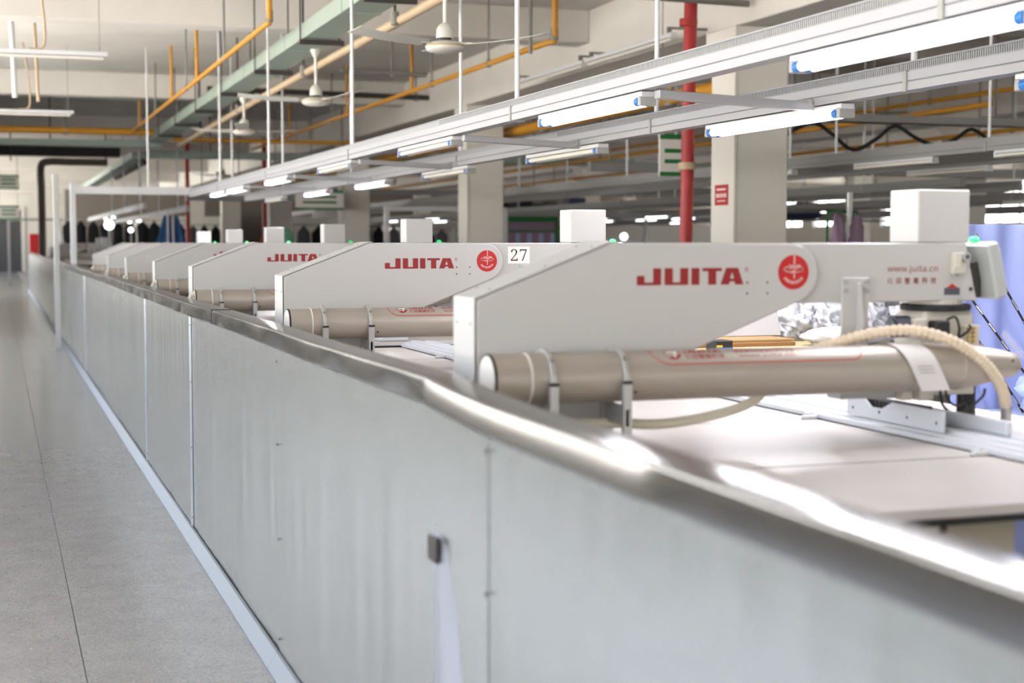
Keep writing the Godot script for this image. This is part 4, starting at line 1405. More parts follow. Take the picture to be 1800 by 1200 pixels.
func build_tracks() -> void:
	var x1 := 2.456
	var x2 := 3.185
	track("upper white lamp track with slotted duct, nearest of the hanging tracks", x1, 1.955, -1.4, -20.3, true, false, [-3.5, -7.1, -10.75, -14.3, -17.6])
	track("lower white lamp track right of the nearest one", x2, 1.905, -1.4, -20.3, true, false, [-4.77, -7.04, -10.45, -14.0, -17.6])
	var a := [[-3.13, 1, "long lit tube lamp at the top right, nearest on the upper track"], [-5.507, 1, "lit tube lamp second on the upper track"], [-8.13, 0, "unlit tube lamp third on the upper track"], [-10.68, 0, "unlit tube lamp fourth on the upper track"], [-13.2, 1, "lit tube lamp fifth on the upper track"], [-15.69, 1, "lit tube lamp sixth on the upper track"], [-17.05, 1, "lit tube lamp at the far end of the upper track"]]
	for l in a: lamp(l[2], Vector3(x1, 1.928, l[0]), l[1] == 1, true)
	a = [[-2.95, 1, "lit tube lamp cut by the right edge on the lower track"], [-5.22, 1, "lit tube lamp second on the lower track, before the column"], [-7.75, 0, "unlit tube lamp third on the lower track"], [-10.2, 0, "unlit tube lamp fourth on the lower track"], [-12.55, 1, "lit tube lamp fifth on the lower track"], [-15.0, 1, "lit tube lamp sixth on the lower track"], [-17.5, 0, "unlit tube lamp seventh on the lower track"]]
	for l in a: lamp(l[2], Vector3(x2, 1.878, l[0]), l[1] == 1, true)
	var cl := ["cross bar between the two lamp tracks beside the top right lamp", "second cross bar between the two lamp tracks", "third cross bar between the two lamp tracks", "fourth cross bar between the two lamp tracks", "fifth cross bar between the two lamp tracks", "sixth cross bar between the two lamp tracks"]
	var cz := [-3.0, -5.45, -8.05, -10.6, -13.1, -15.6]
	for i in 6:
		var o = thing("cross_bar", cl[i], "bar", Vector3(x1, 1.93, cz[i]), "cross bars between the lamp tracks")
		var st := S()
		var b := Basis(Vector3.BACK, -0.042)
		box(st, Vector3(0.365, -0.012, 0), Vector3(0.71, 0.034, 0.05), 0.003, b)
		put("bar", st, M["alu_track"], o)
		st = S()
		box(st, Vector3(0.70, -0.012, 0.0), Vector3(0.05, 0.032, 0.056), 0.003, b)
		cyl(st, Vector3(0.69, -0.012, 0.028), Vector3(0.69, -0.012, 0.034), 0.007, 8)
		put("end_clamp", st, M["cast_grey"], o)
	# cross trunking at the far end with its posts
	var st := S()
	var o = thing("cross_trunking", "white trunking spanning from the white post to the lamp tracks", "trunking", Vector3(0, 1.985, -20.36))
	boxm(st, Vector3(0.979, 0, -0.04), Vector3(3.24, 0.10, 0.04), 0.004)
	put("trunking_body", st, M["white_metal"], o)
	for x in [1.9, 3.0]:
		st = S()
		rod(st, Vector3(x, 0.1, 0), Vector3(x, 1.915, 0), 0.0125, 8)
		put("hanging_rod", st, M["white_metal"], o)
	o = thing("post", "white square post behind the barrier carrying the trunking", "post", Vector3(0.940, 0, -20.36))
	st = S()
	boxm(st, Vector3(-0.037, 0, -0.037), Vector3(0.037, 2.12, 0.037), 0.004)
	put("post_shaft", st, M["white_metal"], o)
	st = S()
	boxm(st, Vector3(0.0372, 1.75, -0.03), Vector3(0.042, 1.98, 0.03))
	put("red_tape", st, M["sticker_red"], o)
	o = thing("post", "silver post standing in the aisle against the barrier", "post", Vector3(0.715, 0, -20.0))
	st = S()
	boxm(st, Vector3(-0.035, 0.006, -0.035), Vector3(0.035, 2.22, 0.035), 0.004)
	put("post_shaft", st, M["bracket_alu"], o)
	st = S()
	boxm(st, Vector3(-0.055, 0.0, -0.06), Vector3(0.055, 0.008, 0.06), 0.001)
	put("foot_plate", st, M["bracket_alu"], o)
	# further tracks
	track("grey lamp track behind the columns, left of its pair", 7.3, 2.06, -5.0, -40.0, false, true, [-8.4, -9.9, -13.0, -17.0, -21.0])
	track("grey lamp track behind the columns, right of its pair", 8.05, 2.02, -5.0, -40.0, false, true, [-9.0, -13.4, -17.2, -21.0])
	track("far left white lamp track beyond the posts", 2.456, 1.955, -27.0, -44.0, false, false, [-28.0, -31.5, -35.0])
	track("far white lamp track beyond the posts, right of its pair", 3.185, 1.905, -27.0, -44.0, false, false, [-28.5, -32.0, -36.0])
	track("grey lamp track in the middle background", 10.0, 1.96, -14.0, -46.0, false, true, [-16.0, -22.0, -30.8])
	track("second grey lamp track in the middle background", 10.75, 1.93, -14.0, -46.0, false, true, [-17.0, -23.0, -31.0])
	track("grey lamp track in the right background", 13.7, 1.95, -14.0, -45.0, false, true, [-18.0, -24.6, -32.0])
	track("second grey lamp track in the right background", 14.35, 1.92, -14.0, -45.0, false, true, [-19.7, -25.0, -33.0])
	track("grey lamp track furthest right", 18.2, 1.95, -16.0, -55.0, false, true, [-20.0, -30.0])
	track("second grey lamp track furthest right", 19.0, 1.92, -16.0, -55.0, false, true, [-21.0, -31.0])
	var off := [[7.3, 2.037, -8.6], [7.3, 2.037, -10.6], [7.3, 2.037, -12.9], [8.05, 1.997, -8.3], [8.05, 1.997, -10.9], [8.05, 1.997, -14.5], [13.7, 1.927, -17.0]]
	for i in off.size():
		lamp(["nearest unlit lamp on the left grey track behind the columns", "second unlit lamp on the left grey track behind the columns", "third unlit lamp on the left grey track behind the columns", "nearest unlit lamp on the right grey track behind the columns", "second unlit lamp on the right grey track behind the columns", "third unlit lamp on the right grey track behind the columns", "lone unlit lamp on a far grey track at right"][i], Vector3(off[i][0], off[i][1], off[i][2]), false, false, 1.2, "unlit lamps under the grey tracks")
	var lit := [[2.456, 1.932, -36.0], [2.456, 1.932, -33.6], [3.185, 1.882, -35.6], [3.185, 1.882, -38.2], [10.0, 1.937, -38.4], [10.0, 1.937, -34.5], [10.75, 1.907, -36.4], [10.75, 1.907, -33.6], [10.0, 1.937, -30.6], [13.7, 1.927, -33.0], [14.35, 1.897, -34.2], [13.7, 1.927, -29.6], [14.35, 1.897, -31.6], [14.35, 1.897, -29.6], [18.2, 1.927, -38.0], [19.0, 1.897, -35.0], [18.2, 1.927, -31.0]]
	for i in lit.size():
		lamp("lit tube lamp glowing far away " + ("beyond the white post at left" if lit[i][0] < 4.0 else ("in the middle background" if lit[i][0] < 12.0 else ("in the background left of the red fire pipe" if lit[i][0] < 16.0 else "in the right background"))), Vector3(lit[i][0], lit[i][1], lit[i][2]), true, false, 1.2, "lit lamps far in the background")

# ---------------------------------------------------------------- ceiling fans
func fan(label: String, at: Vector3, turn: float, top: float):
	var o = thing("ceiling_fan", label, "fan", at, "white ceiling fans in a row")
	var st := S()
	lathe(st, [Vector2(0, -0.045), Vector2(0.07, -0.042), Vector2(0.115, -0.030), Vector2(0.128, -0.012), Vector2(0.128, 0.004), Vector2(0.11, 0.02), Vector2(0.06, 0.034), Vector2(0.0, 0.036)], 28)
	put("motor_housing", st, M["fan_white"], o)
	st = S()
	lathe(st, [Vector2(0.1282, -0.004), Vector2(0.1295, -0.003), Vector2(0.1295, 0.003), Vector2(0.1282, 0.004)], 28)
	put("gold_ring", st, M["gold_trim"], o)
	st = S()
	lathe(st, [Vector2(0.055, 0.05), Vector2(0.058, 0.06), Vector2(0.055, 0.11), Vector2(0.035, 0.14), Vector2(0.014, 0.15)], 20)
	put("canopy_cup", st, M["fan_white"], o)
	st = S()
	cyl(st, Vector3(0, 0.034, 0), Vector3(0, 0.056, 0), 0.04, 12)
	put("bearing", st, M["dark_steel"], o)
	st = S()
	rod(st, Vector3(0, 0.14, 0), Vector3(0, top, 0), 0.014, 10)
	put("down_rod", st, M["fan_white"], o)
	st = S()
	lathe(st, [Vector2(0.016, top - 0.16), Vector2(0.03, top - 0.14), Vector2(0.05, top - 0.08), Vector2(0.052, top - 0.01), Vector2(0.0, top)], 18)
	put("ceiling_cup", st, M["fan_white"], o)
	for i in 3:
		var a := turn + TAU * i / 3.0
		st = S()
		var f := func(u: float, v: float) -> Vector3:
			var r := lerpf(0.16, 0.70, u)
			var w := lerpf(0.055, 0.075, u) * (v - 0.5) * 2.0
			var p := Vector3(r, 0.012 + 0.035 * u * u - 0.22 * w * (1.0 - 0.4 * u), w)
			return Basis(Vector3.UP, a) * p
		sheet(st, 10, 4, f, 0.003)
		box(st, Basis(Vector3.UP, a) * Vector3(0.13, 0.012, 0), Vector3(0.12, 0.006, 0.035), 0.0, Basis(Vector3.UP, a))
		put("blade", st, M["fan_white"], o)
	return o

func build_fans() -> void:
	fan("nearest white ceiling fan with gold ring, top centre", Vector3(2.76, 2.615, -9.4), 1.41, 1.28)
	fan("second white ceiling fan, hanging beside the green duct", Vector3(2.77, 2.635, -13.6), 0.9, 0.55)
	fan("third white ceiling fan, further back along the duct", Vector3(2.77, 2.655, -17.8), 2.4, 0.47)
	fan("small far ceiling fan above the hanging rods", Vector3(4.3, 2.70, -30.5), 0.3, 1.2)
	fan("small ceiling fan in the right background above the grey tray", Vector3(10.2, 2.98, -17.0), 0.5, 0.92)

# ---------------------------------------------------------------- things behind the nearest machine
func crumple(st, c: Vector3, s: Vector3, sd: int, nu := 22, nv := 12, amp := 0.35) -> void:
	var nz := FastNoiseLite.new()
	nz.seed = sd
	nz.frequency = 1.1
	nz.fractal_octaves = 4
	var g := []
	for i in nu:
		var row := []
		for j in nv + 1:
			var a := TAU * i / nu
			var b := PI * j / nv - PI / 2
			var d := Vector3(cos(a) * cos(b), sin(b), sin(a) * cos(b))
			var k := 1.0 + amp * (nz.get_noise_3dv(d * 1.6) + 0.55 * (0.5 - absf(nz.get_noise_3dv(d * 3.3 + Vector3(9, 4, 2))) * 2.6))
			var q := d * k
			var p := c + Vector3(q.x * s.x, max(q.y, -0.75) * s.y, q.z * s.z)
			row.append(p)
		g.append(row)
	st.set_smooth_group(0)
	for i in nu:
		var i2 := (i + 1) % nu
		for j in nv:
			if j > 0: tri_o(st, g[i][j], g[i2][j], g[i2][j + 1], c)
			tri_o(st, g[i][j], g[i2][j + 1], g[i][j + 1], c)
	st.set_smooth_group(-1)

func build_near_clutter() -> void:
	var o = thing("work_table", "white work table behind the machines, loaded with fabric and boards", "table", Vector3(2.86, 0, -7.6))
	var st := S()
	boxm(st, Vector3(0, 0.83, 0), Vector3(1.6, 0.86, 2.38), 0.003)
	put("table_top", st, M["laminate"], o)
	for x in [0.05, 1.55]:
		for z in [0.1, 2.28]:
			st = S()
			boxm(st, Vector3(x - 0.025, 0, z - 0.025), Vector3(x + 0.025, 0.83, z + 0.025), 0.003)
			put("leg", st, M["white_metal"], o)
	st = S()
	boxm(st, Vector3(2.87, 0.8605, -6.5), Vector3(3.68, 0.885, -5.25), 0.003)
	tag(put("pattern_board", st, M["card_tan"]), "tan pattern board lying flat on the work table", "board")
	st = S()
	boxm(st, Vector3(2.87, 0.8855, -6.9), Vector3(3.42, 0.903, -6.02), 0.002)
	tag(put("plywood_board", st, M["ply_edge"]), "brown plywood board lying on the tan board", "board")
	st = S()
	boxm(st, Vector3(2.88, 0.9035, -6.9), Vector3(3.44, 0.915, -6.06), 0.002)
	tag(put("plywood_board", st, M["wood_board"]), "thin wooden board on top of the brown plywood", "board")
	st = S()
	prism(st, [Vector2(2.9, 0.916), Vector2(3.49, 0.916), Vector2(3.46, 1.08), Vector2(3.30, 1.09), Vector2(2.9, 1.10)], -6.32, -6.28, 0.002)
	tag(put("white_panel", st, M["white_cloth"]), "white panel standing on the boards behind the nearest arm", "panel")
	st = S()
	boxm(st, Vector3(2.885, 0.886, -5.85), Vector3(2.965, 0.935, -5.75), 0.003)
	var bx = put("parts_box", st, M["black"])
	tag(bx, "small black box with blue and yellow label on the work table", "box")
	st = S()
	boxm(st, Vector3(2.884, 0.887, -5.749), Vector3(2.9645, 0.905, -5.7485))
	put("blue_label", st, M["blue_cap"], bx)
	st = S()
	boxm(st, Vector3(2.886, 0.906, -5.749), Vector3(2.915, 0.916, -5.7485))
	put("yellow_label", st, M["yellow_print"], bx)
	# rolled and bundled white fabric
	st = S()
	crumple(st, Vector3(3.66, 0.925, -6.0), Vector3(0.21, 0.045, 0.12), 3, 24, 12, 0.2)
	tag(put("folded_fabric", st, M["white_cloth"]), "smooth folded white fabric beside the tan board", "fabric")
	var fl := ["crumpled white fabric bundle next to the standing white panel", "crumpled white fabric bundle in the middle of the heap", "crumpled white fabric bundle left of the white support bracket", "crumpled white fabric bundle right of the white support bracket", "pale crumpled fabric bundle at the top of the heap", "crumpled white fabric bundle furthest back in the heap"]
	var fp := [[3.60, 0.97, -6.42], [3.78, 0.975, -6.35], [3.95, 0.98, -6.30], [4.14, 0.96, -6.15], [3.75, 1.09, -6.55], [4.05, 1.08, -6.60]]
	for i in 6:
		st = S()
		crumple(st, Vector3(fp[i][0], fp[i][1], fp[i][2]), Vector3(0.13, 0.115 if i < 4 else 0.085, 0.13), 20 + i, 64, 36, 0.42)
		tag(put("fabric_bundle", st, M["white_cloth"] if i != 4 else M["pale_blue_cloth"]), fl[i], "fabric", "white fabric bundles on the work table")
	# blue acrylic screen behind the head of the nearest machine
	var sc = thing("acrylic_screen", "blue translucent plastic screen behind the nearest sewing head", "screen", Vector3(3.60, 0, -5.1))
	st = S()
	var f := func(u: float, v: float) -> Vector3:
		return Vector3(1.5 * u, lerpf(0.05, 1.425, v), 0.016 * sin(u * 60.0) + 0.010 * sin(u * 23.0 + v) + 0.004 * sin(v * 9.0 + u * 30.0))
	sheet(st, 220, 10, f, 0.003)
	put("sheet", st, M["blue_acrylic"], sc)
	var dl := ["left slanting chrome cord behind the blue plastic screen", "middle slanting chrome cord in front of the blue plastic screen", "right slanting chrome cord near the edge of the picture"]
	var dp := [[Vector3(3.52, 1.22, -5.08), Vector3(3.76, 0.692, -4.85)], [Vector3(3.58, 1.24, -5.08), Vector3(3.86, 0.692, -4.8)], [Vector3(3.69, 1.385, -5.08), Vector3(4.03, 0.692, -4.9)]]
	for i in 3:
		var c = thing("chrome_cord", dl[i], "cord", Vector3.ZERO, "slanting chrome cords by the blue screen")
		var a: Vector3 = dp[i][0]
		var b: Vector3 = dp[i][1]
		var n := 16
		for k in n:
			st = S()
			rod(st, a.lerp(b, float(k) / n), a.lerp(b, (k + 0.97) / n), 0.006 if k % 2 == 0 else 0.0045, 8)
			put("segment", st, M["steel"] if k % 2 == 0 else M["rubber"], c)
	st = S()
	crumple(st, Vector3(3.95, 0.79, -4.60), Vector3(0.34, 0.12, 0.20), 77, 36, 18, 0.5)
	tag(put("blue_fabric_heap", st, M["pale_blue_cloth"]), "heap of pale blue plastic wrapped cloth by the blue screen", "fabric")
	o = thing("work_table", "low table under the pale blue heap at the right edge", "table", Vector3(3.4, 0, -5.02))
	st = S()
	boxm(st, Vector3(0, 0.66, 0), Vector3(1.1, 0.69, 0.75), 0.003)
	put("table_top", st, M["pale_blue_cloth"], o)
	for x in [0.05, 1.05]:
		for z in [0.06, 0.69]:
			st = S()
			boxm(st, Vector3(x - 0.025, 0, z - 0.025), Vector3(x + 0.025, 0.66, z + 0.025), 0.003)
			put("leg", st, M["white_metal"], o)

# ---------------------------------------------------------------- far background
func garment(label: String, at: Vector3, m: String, sd: int, h := 0.8, w := 0.22, group := "garments on the far racks"):
	var st := S()
	var f := func(u: float, v: float) -> Vector3:
		var a := TAU * u
		var ww: float = w * (0.16 + 0.84 * min(1.0, v * 5.0)) * (0.92 + 0.10 * sin(sd * 2.3 + v * 5.0))
		return Vector3(cos(a) * ww, -v * h, sin(a) * (0.07 + 0.02 * sin(a * 5.0 + sd) * v))
	var g := []
	for i in 16:
		var row := []
		for j in 7: row.append(f.call(i / 16.0, [0.0, 0.08, 0.2, 0.4, 0.6, 0.8, 1.0][j]))
		g.append(row)
	st.set_smooth_group(0)
	for i in 16:
		for j in 6: quad(st, g[i][j], g[i][j + 1], g[(i + 1) % 16][j + 1], g[(i + 1) % 16][j])
	st.set_smooth_group(-1)
	for i in 16:
		tri(st, Vector3(0, 0.02, 0), g[i][0], g[(i + 1) % 16][0])
		tri(st, Vector3(0, -h, 0), g[(i + 1) % 16][6], g[i][6])
	var o = put("hanging_garment", st, M[m])
	o.position = at
	return tag(o, label, "garment", group)

func rack(label: String, at: Vector3, L: float, h: float, along_z := false):
	var o = thing("garment_rack", label, "rack", at)
	if along_z: o.rotation.y = PI / 2
	var st := S()
	for x in [0.0, L]:
		st = S()
		rod(st, Vector3(x, 0.03, 0), Vector3(x, h, 0), 0.02, 8)
		put("upright", st, M["bracket_alu"], o)
		st = S()
		boxm(st, Vector3(x - 0.03, 0.0, -0.3), Vector3(x + 0.03, 0.035, 0.3), 0.003)
		put("foot", st, M["bracket_alu"], o)
	st = S()
	rod(st, Vector3(-0.02, h, 0), Vector3(L + 0.02, h, 0), 0.018, 8)
	put("hanging_bar", st, M["bracket_alu"], o)
	return o

func build_far_clutter() -> void:
	# racks of garments; only what rises above the machines shows
	var racks := [[1.7, -44.5, 3.6, 2.0, ["navy_cloth", "black_cloth", "navy_cloth"], "garment rack with dark clothes far left beyond the posts"],
		[6.2, -33.0, 2.6, 1.75, ["black_cloth", "grey_cloth", "black_cloth"], "garment rack with black clothes far behind the third machine"],
		[8.4, -39.0, 3.2, 1.72, ["grey_cloth", "navy_cloth", "mauve_cloth"], "garment rack with mixed clothes in the middle background"],
		[4.0, -46.0, 3.0, 1.9, ["navy_cloth", "grey_cloth", "black_cloth"], "garment rack with dark clothes furthest back"],
		[12.0, -40.0, 4.0, 1.7, ["grey_cloth", "black_cloth", "grey_cloth"], "garment rack with grey clothes in the right background"]]
	var q := 0
	for r in racks:
		rack(r[5], Vector3(r[0], 0, r[1]), r[2], r[3])
		var n := int(r[2] / 0.34)
		for i in n:
			garment(String(r[5]).replace("garment rack with ", "one of the ") .replace("clothes", "clothes hanging on a rack"), Vector3(r[0] + 0.22 + 0.34 * i, r[3] - 0.03, r[1]), r[4][(i * 7 + q) % 3], q, 0.78 + 0.1 * sin(q * 1.7), 0.165)
			q += 1
	# blue cloth hung between two white poles
	var o = thing("hung_cloth", "blue cloth draped over a pole behind the sixth machine", "cloth", Vector3(2.95, 0, -27.5))
	var st := S()
	var f := func(u: float, v: float) -> Vector3:
		var w := lerpf(0.13, 0.30, v)
		return Vector3((u - 0.5) * 2.0 * w, lerpf(1.83, 1.2, v), 0.04 * sin(u * 22.0) * v)
	sheet(st, 30, 8, f, 0.004)
	put("cloth", st, M["blue_cloth"], o)
	for x in [-0.06, 0.03]:
		st = S()
		rod(st, Vector3(x, 0.0, 0.08), Vector3(x, 1.92 if x < 0 else 1.84, 0.08), 0.022, 8)
		put("pole", st, M["white_metal"], o)
	# round lamp heads by the far machines
	for a in [[2.05, 1.70, -30.0, 0.10, "large round work lamp glowing above the seventh machine"], [2.62, 1.62, -32.0, 0.055, "small round work lamp glowing left of the blue cloth"], [3.6, 1.50, -33.0, 0.05, "small round work lamp glowing right of the blue cloth"], [11.4, 1.45, -33.0, 0.06, "small round work lamp glowing beside the green notice board"], [14.1, 1.50, -33.0, 0.09, "round work lamp glowing left of the red fire pipe"]]:
		var w = thing("work_lamp", a[4], "lamp", Vector3(a[0], a[1], a[2]))
		st = S()
		lathe(st, [Vector2(0, -a[3]), Vector2(a[3] * 0.7, -a[3] * 0.7), Vector2(a[3], 0), Vector2(a[3] * 0.7, a[3] * 0.7), Vector2(0, a[3])], 16)
		put("lamp_globe", st, M["lit_far_tube_light"], w)
		st = S()
		rod(st, Vector3(0, -a[1], 0), Vector3(0, -a[3] * 0.9, 0), 0.018, 8)
		put("lamp_stand", st, M["white_metal"], w)
		var l := OmniLight3D.new()
		l.name = "lamp_light"
		l.light_color = Color(0.97, 0.98, 1.0)
		l.light_energy = 0.25
		l.omni_range = 30.0
		l.omni_attenuation = 2.0
		l.light_size = a[3] * 0.8
		l.shadow_enabled = true
		w.add_child(l, true)
	# notice board in a green frame
	o = thing("notice_board", "mauve notice board in a green frame behind the machine numbered 27", "board", Vector3(10.15, 0, -30.0))
	st = S()
	boxm(st, Vector3(0, 1.0, -0.02), Vector3(1.1, 1.84, 0.0), 0.003)
	put("board", st, M["mauve_cloth"], o)
	st = S()
	boxm(st, Vector3(-0.05, 0.0, -0.03), Vector3(0.02, 1.91, 0.03), 0.004)
	boxm(st, Vector3(1.08, 0.0, -0.03), Vector3(1.14, 1.91, 0.03), 0.004)
	boxm(st, Vector3(0.02, 1.80, -0.03), Vector3(1.08, 1.91, 0.03), 0.004)
	boxm(st, Vector3(0.02, 1.58, 0.0), Vector3(1.08, 1.62, 0.02), 0.002)
	put("frame", st, M["green_frame"], o)
	for i in 8:
		st = S()
		boxm(st, Vector3(0.06 + 0.13 * i, 1.3, 0.002), Vector3(0.16 + 0.13 * i, 1.55, 0.008), 0.001)
		put("sheet", st, M["pale_blue_cloth"] if i % 2 else M["mauve_cloth"], o)
	# hanging signs
	for a in [[6.00, 1.99, -13.2, 0.34, "white and green sign hanging left of the nearest column"], [0.05, 2.7, -40.0, 0.5, "upper white and green sign hanging at the far left"], [0.05, 1.95, -41.0, 0.5, "lower white and green sign hanging at the far left"], [5.2, 1.96, -27.5, 0.9, "green framed sign hanging below the lamp tracks"]]:
		o = thing("hanging_sign", a[4], "sign", Vector3(a[0], a[1], a[2]))
		var h: float = 0.40 if a[3] < 0.4 else 0.36
		st = S()
		boxm(st, Vector3(0, 0, -0.015), Vector3(a[3], h, 0.015), 0.003)
		put("sign_panel", st, M["white_print"], o)
		st = S()
		boxm(st, Vector3(0, h - 0.05, 0.0152), Vector3(a[3], h, 0.018))
		boxm(st, Vector3(0, 0, 0.0152), Vector3(a[3], 0.04, 0.018))
		for k in 2: boxm(st, Vector3(a[3] * 0.15, 0.12 + 0.1 * k, 0.0152), Vector3(a[3] * 0.85, 0.16 + 0.1 * k, 0.017))
		put("sign_print", st, M["green_frame"], o)
		for x in [0.03, a[3] - 0.03]:
			st = S()
			rod(st, Vector3(x, h, 0), Vector3(x, 3.9 - a[1], 0), 0.005, 6)
			put("wire", st, M["grey_conduit"], o)
	# red notice on the nearest column
	o = thing("red_notice", "red notice with white lettering on the nearest column", "notice", Vector3(6.197, 1.69, -12.27))
	st = S()
	boxm(st, Vector3(-0.004, 0, -0.13), Vector3(0.0, 0.185, 0.13), 0.0005)
	put("notice_sheet", st, M["sticker_red"], o)
	st = S()
	boxm(st, Vector3(-0.0052, 0.135, -0.09), Vector3(-0.0042, 0.150, 0.09))
	for i in 5: boxm(st, Vector3(-0.0052, 0.07, -0.10 + 0.043 * i), Vector3(-0.0042, 0.105, -0.075 + 0.043 * i))
	boxm(st, Vector3(-0.0052, 0.035, -0.08), Vector3(-0.0042, 0.043, 0.08))
	put("notice_print", st, M["white_print"], o)
	# green rack with clear bags beside the nearest column
	o = thing("bag_rack", "rack of clear plastic bags right of the nearest column", "rack", Vector3(7.75, 0, -13.0))
	st = S()
	rod(st, Vector3(0.22, 0.0, 0), Vector3(0.22, 1.85, 0), 0.03, 10)
	put("pole", st, M["bracket_alu"], o)
	st = S()
	for x in [0.0, 0.34]: rod(st, Vector3(x, 0.0, -0.05), Vector3(x, 1.66, -0.05), 0.012, 8)
	rod(st, Vector3(0.0, 1.66, -0.05), Vector3(0.34, 1.66, -0.05), 0.012, 8)
	put("green_frame", st, M["green_frame"], o)
	for i in 2:
		st = S()
		crumple(st, Vector3(0.08 + 0.2 * i, 1.35, 0.03), Vector3(0.08, 0.28, 0.06), 90 + i, 20, 12, 0.3)
		put("clear_bag", st, M["mauve_cloth"], o)
	# blue bin and boxes on a high shelf
	o = thing("high_shelf", "grey storage shelf high in the middle background", "shelf", Vector3(11.2, 0, -31.5))
	st = S()
	boxm(st, Vector3(-1.0, 2.06, -0.25), Vector3(2.85, 2.10, 0.25), 0.004)
	put("shelf_board", st, M["grey_track"], o)
	for x in [-0.95, 2.8]:
		st = S()
		boxm(st, Vector3(x - 0.03, 0, -0.03), Vector3(x + 0.03, 2.06, 0.03), 0.003)
		put("upright", st, M["grey_track"], o)
	st = S()
	boxm(st, Vector3(12.05, 2.101, -31.7), Vector3(12.45, 2.36, -31.3), 0.02)
	tag(put("storage_bin", st, M["blue_plastic"]), "blue storage bin on the high shelf", "bin")
	for i in 5:
		st = S()
		boxm(st, Vector3(10.35 + 0.3 * i, 2.101, -31.7), Vector3(10.60 + 0.3 * i, 2.23 + 0.05 * (i % 3), -31.35), 0.01)
		tag(put("storage_box", st, [M["dark_steel"], M["grey_cloth"], M["black"]][i % 3]), "small dark box on the high shelf", "box", "dark boxes on the high shelf")
	# wrapped parcel on a rail at the right
	st = S()
	crumple(st, Vector3(16.6, 2.02, -29.0), Vector3(0.45, 0.2, 0.25), 55, 26, 14, 0.4)
	tag(put("wrapped_parcel", st, M["blue_plastic"]), "dark shiny wrapped parcel on the far shelf at right", "parcel")
	o = thing("high_shelf", "grey storage shelf in the right background carrying the parcel", "shelf", Vector3(15.2, 0, -29.0))
	st = S()
	boxm(st, Vector3(0, 1.82, -0.3), Vector3(5.0, 1.865, 0.3), 0.004)
	put("shelf_board", st, M["grey_track"], o)
	for x in [0.05, 4.95]:
		st = S()
		boxm(st, Vector3(x - 0.03, 0, -0.03), Vector3(x + 0.03, 1.82, 0.03), 0.003)
		put("upright", st, M["grey_track"], o)
	# long grey beams crossing the right background
	for a in [[7.6, 26.0, 2.32, -19.0, "dark crossbeam in the right background, nearest"], [8.3, 27.0, 2.19, -24.0, "dark crossbeam in the right background, second"], [6.8, 27.0, 2.55, -36.5, "dark crossbeam far back"], [3.4, 6.1, 2.15, -29.0, "grey crossbeam far behind the lamp tracks"]]:
		st = S()
		boxm(st, Vector3(a[0], a[2], a[3] - 0.05), Vector3(a[1], a[2] + 0.13, a[3] + 0.05), 0.004)
		var cbm = put("crossbeam", st, M["grey_track"])
		tag(cbm, a[4], "beam")
		var n := 4
		for k in n:
			var sr := S()
			var x := lerpf(a[0] + 0.3, a[1] - 0.3, k / 3.0)
			rod(sr, Vector3(x, a[2] + 0.12, a[3]), Vector3(x, 3.9, a[3]), 0.012, 6)
			put("hanging_rod", sr, M["grey_conduit"], cbm)
	# partition walls far back and coloured heaps
	for a in [[4.6, -54.5, 3.5, 2.3, "cream cupboard far behind the fourth machine"], [8.6, -48.0, 2.2, 2.2, "cream cupboard far behind the third machine"], [12.5, -50.0, 3.0, 2.1, "cream cupboard far behind the machine numbered 27"], [18.0, -44.0, 4.0, 1.9, "cream cupboard in the right background"]]:
		o = thing("cupboard", a[4], "cupboard", Vector3(a[0], 0, a[1]))
		st = S()
		boxm(st, Vector3(0, 0, -0.3), Vector3(a[2], a[3], 0.3), 0.01)
		put("body", st, M["column_paint"], o)
		for k in 3:
			st = S()
			boxm(st, Vector3(a[2] * k / 3.0 + 0.02, 0.08, 0.3), Vector3(a[2] * (k + 1) / 3.0 - 0.02, a[3] - 0.05, 0.325), 0.004)
			put("door", st, M["wall_paint"], o)
	st = S()
	crumple(st, Vector3(5.05, 1.42, -29.5), Vector3(0.16, 0.13, 0.14), 61, 20, 12, 0.4)
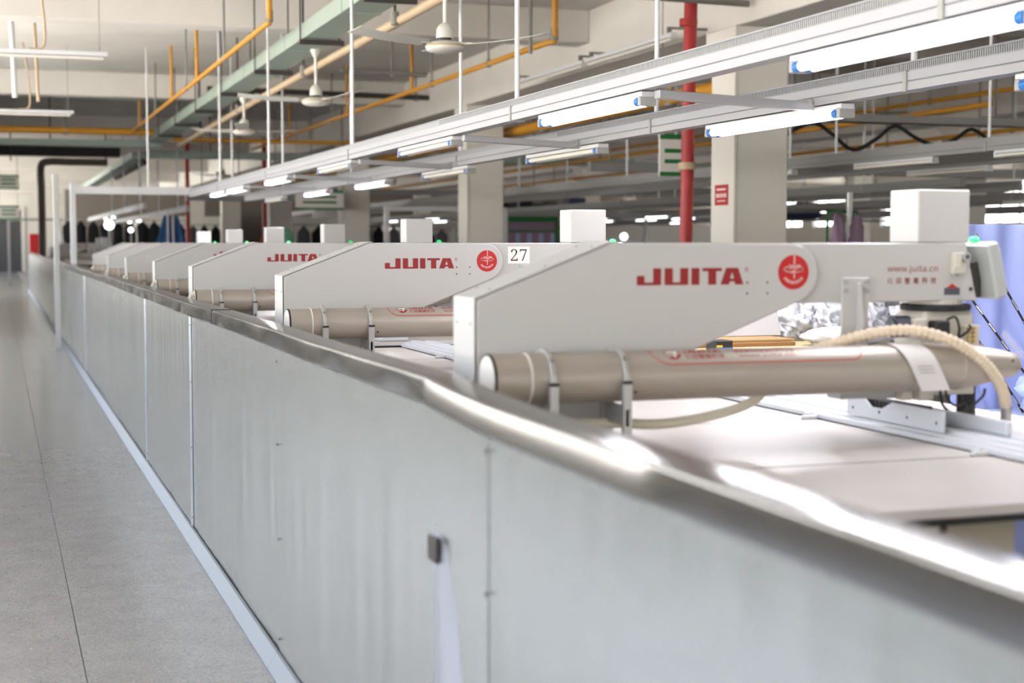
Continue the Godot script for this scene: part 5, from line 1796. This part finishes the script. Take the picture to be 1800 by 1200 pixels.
	tag(put("fabric_pile", st, M["orange_cloth"]), "orange fabric pile behind the fourth machine", "fabric")
	st = S()
	crumple(st, Vector3(5.38, 1.46, -29.4), Vector3(0.13, 0.17, 0.13), 62, 20, 12, 0.3)
	tag(put("fabric_pile", st, M["mint_cloth"]), "pale mint fabric pile beside the orange one", "fabric")
	o = thing("stand", "tall grey stand carrying the orange and mint fabric", "stand", Vector3(4.75, 0, -29.75))
	st = S()
	boxm(st, Vector3(0, 1.28, 0), Vector3(0.9, 1.315, 0.6), 0.004)
	put("stand_top", st, M["grey_track"], o)
	for x in [0.05, 0.85]:
		for z in [0.05, 0.55]:
			st = S()
			boxm(st, Vector3(x - 0.02, 0, z - 0.02), Vector3(x + 0.02, 1.28, z + 0.02), 0.003)
			put("leg", st, M["grey_track"], o)
	# fire extinguisher box and small far things at the left end of the barrier
	st = S()
	boxm(st, Vector3(0.90, 0.0, -46.6), Vector3(1.25, 1.62, -46.3), 0.01)
	tag(put("extinguisher_cabinet", st, M["sticker_red"]), "red cabinet standing far away at the end of the barrier", "cabinet")
	o = thing("portal_frame", "grey portal frame over the far end of the aisle", "frame", Vector3(0, 0, -50.0))
	for x in [0.35, 1.9]:
		st = S()
		boxm(st, Vector3(x - 0.04, 0, -0.04), Vector3(x + 0.04, 2.05, 0.04), 0.004)
		put("upright", st, M["grey_track"], o)
	st = S()
	boxm(st, Vector3(0.31, 2.05, -0.04), Vector3(1.94, 2.13, 0.04), 0.004)
	put("lintel", st, M["grey_track"], o)
	o = thing("goal_frame", "pale square frame standing behind the third and fourth machines", "frame", Vector3(6.5, 0, -26.0))
	st = S()
	boxm(st, Vector3(0, 0, -0.04), Vector3(0.09, 2.0, 0.04), 0.004)
	put("upright", st, M["white_metal"], o)
	st = S()
	boxm(st, Vector3(0.09, 1.92, -0.04), Vector3(2.3, 2.0, 0.04), 0.004)
	put("top_bar", st, M["white_metal"], o)
	st = S()
	boxm(st, Vector3(2.21, 0, -0.04), Vector3(2.3, 1.92, 0.04), 0.004)
	put("upright", st, M["white_metal"], o)
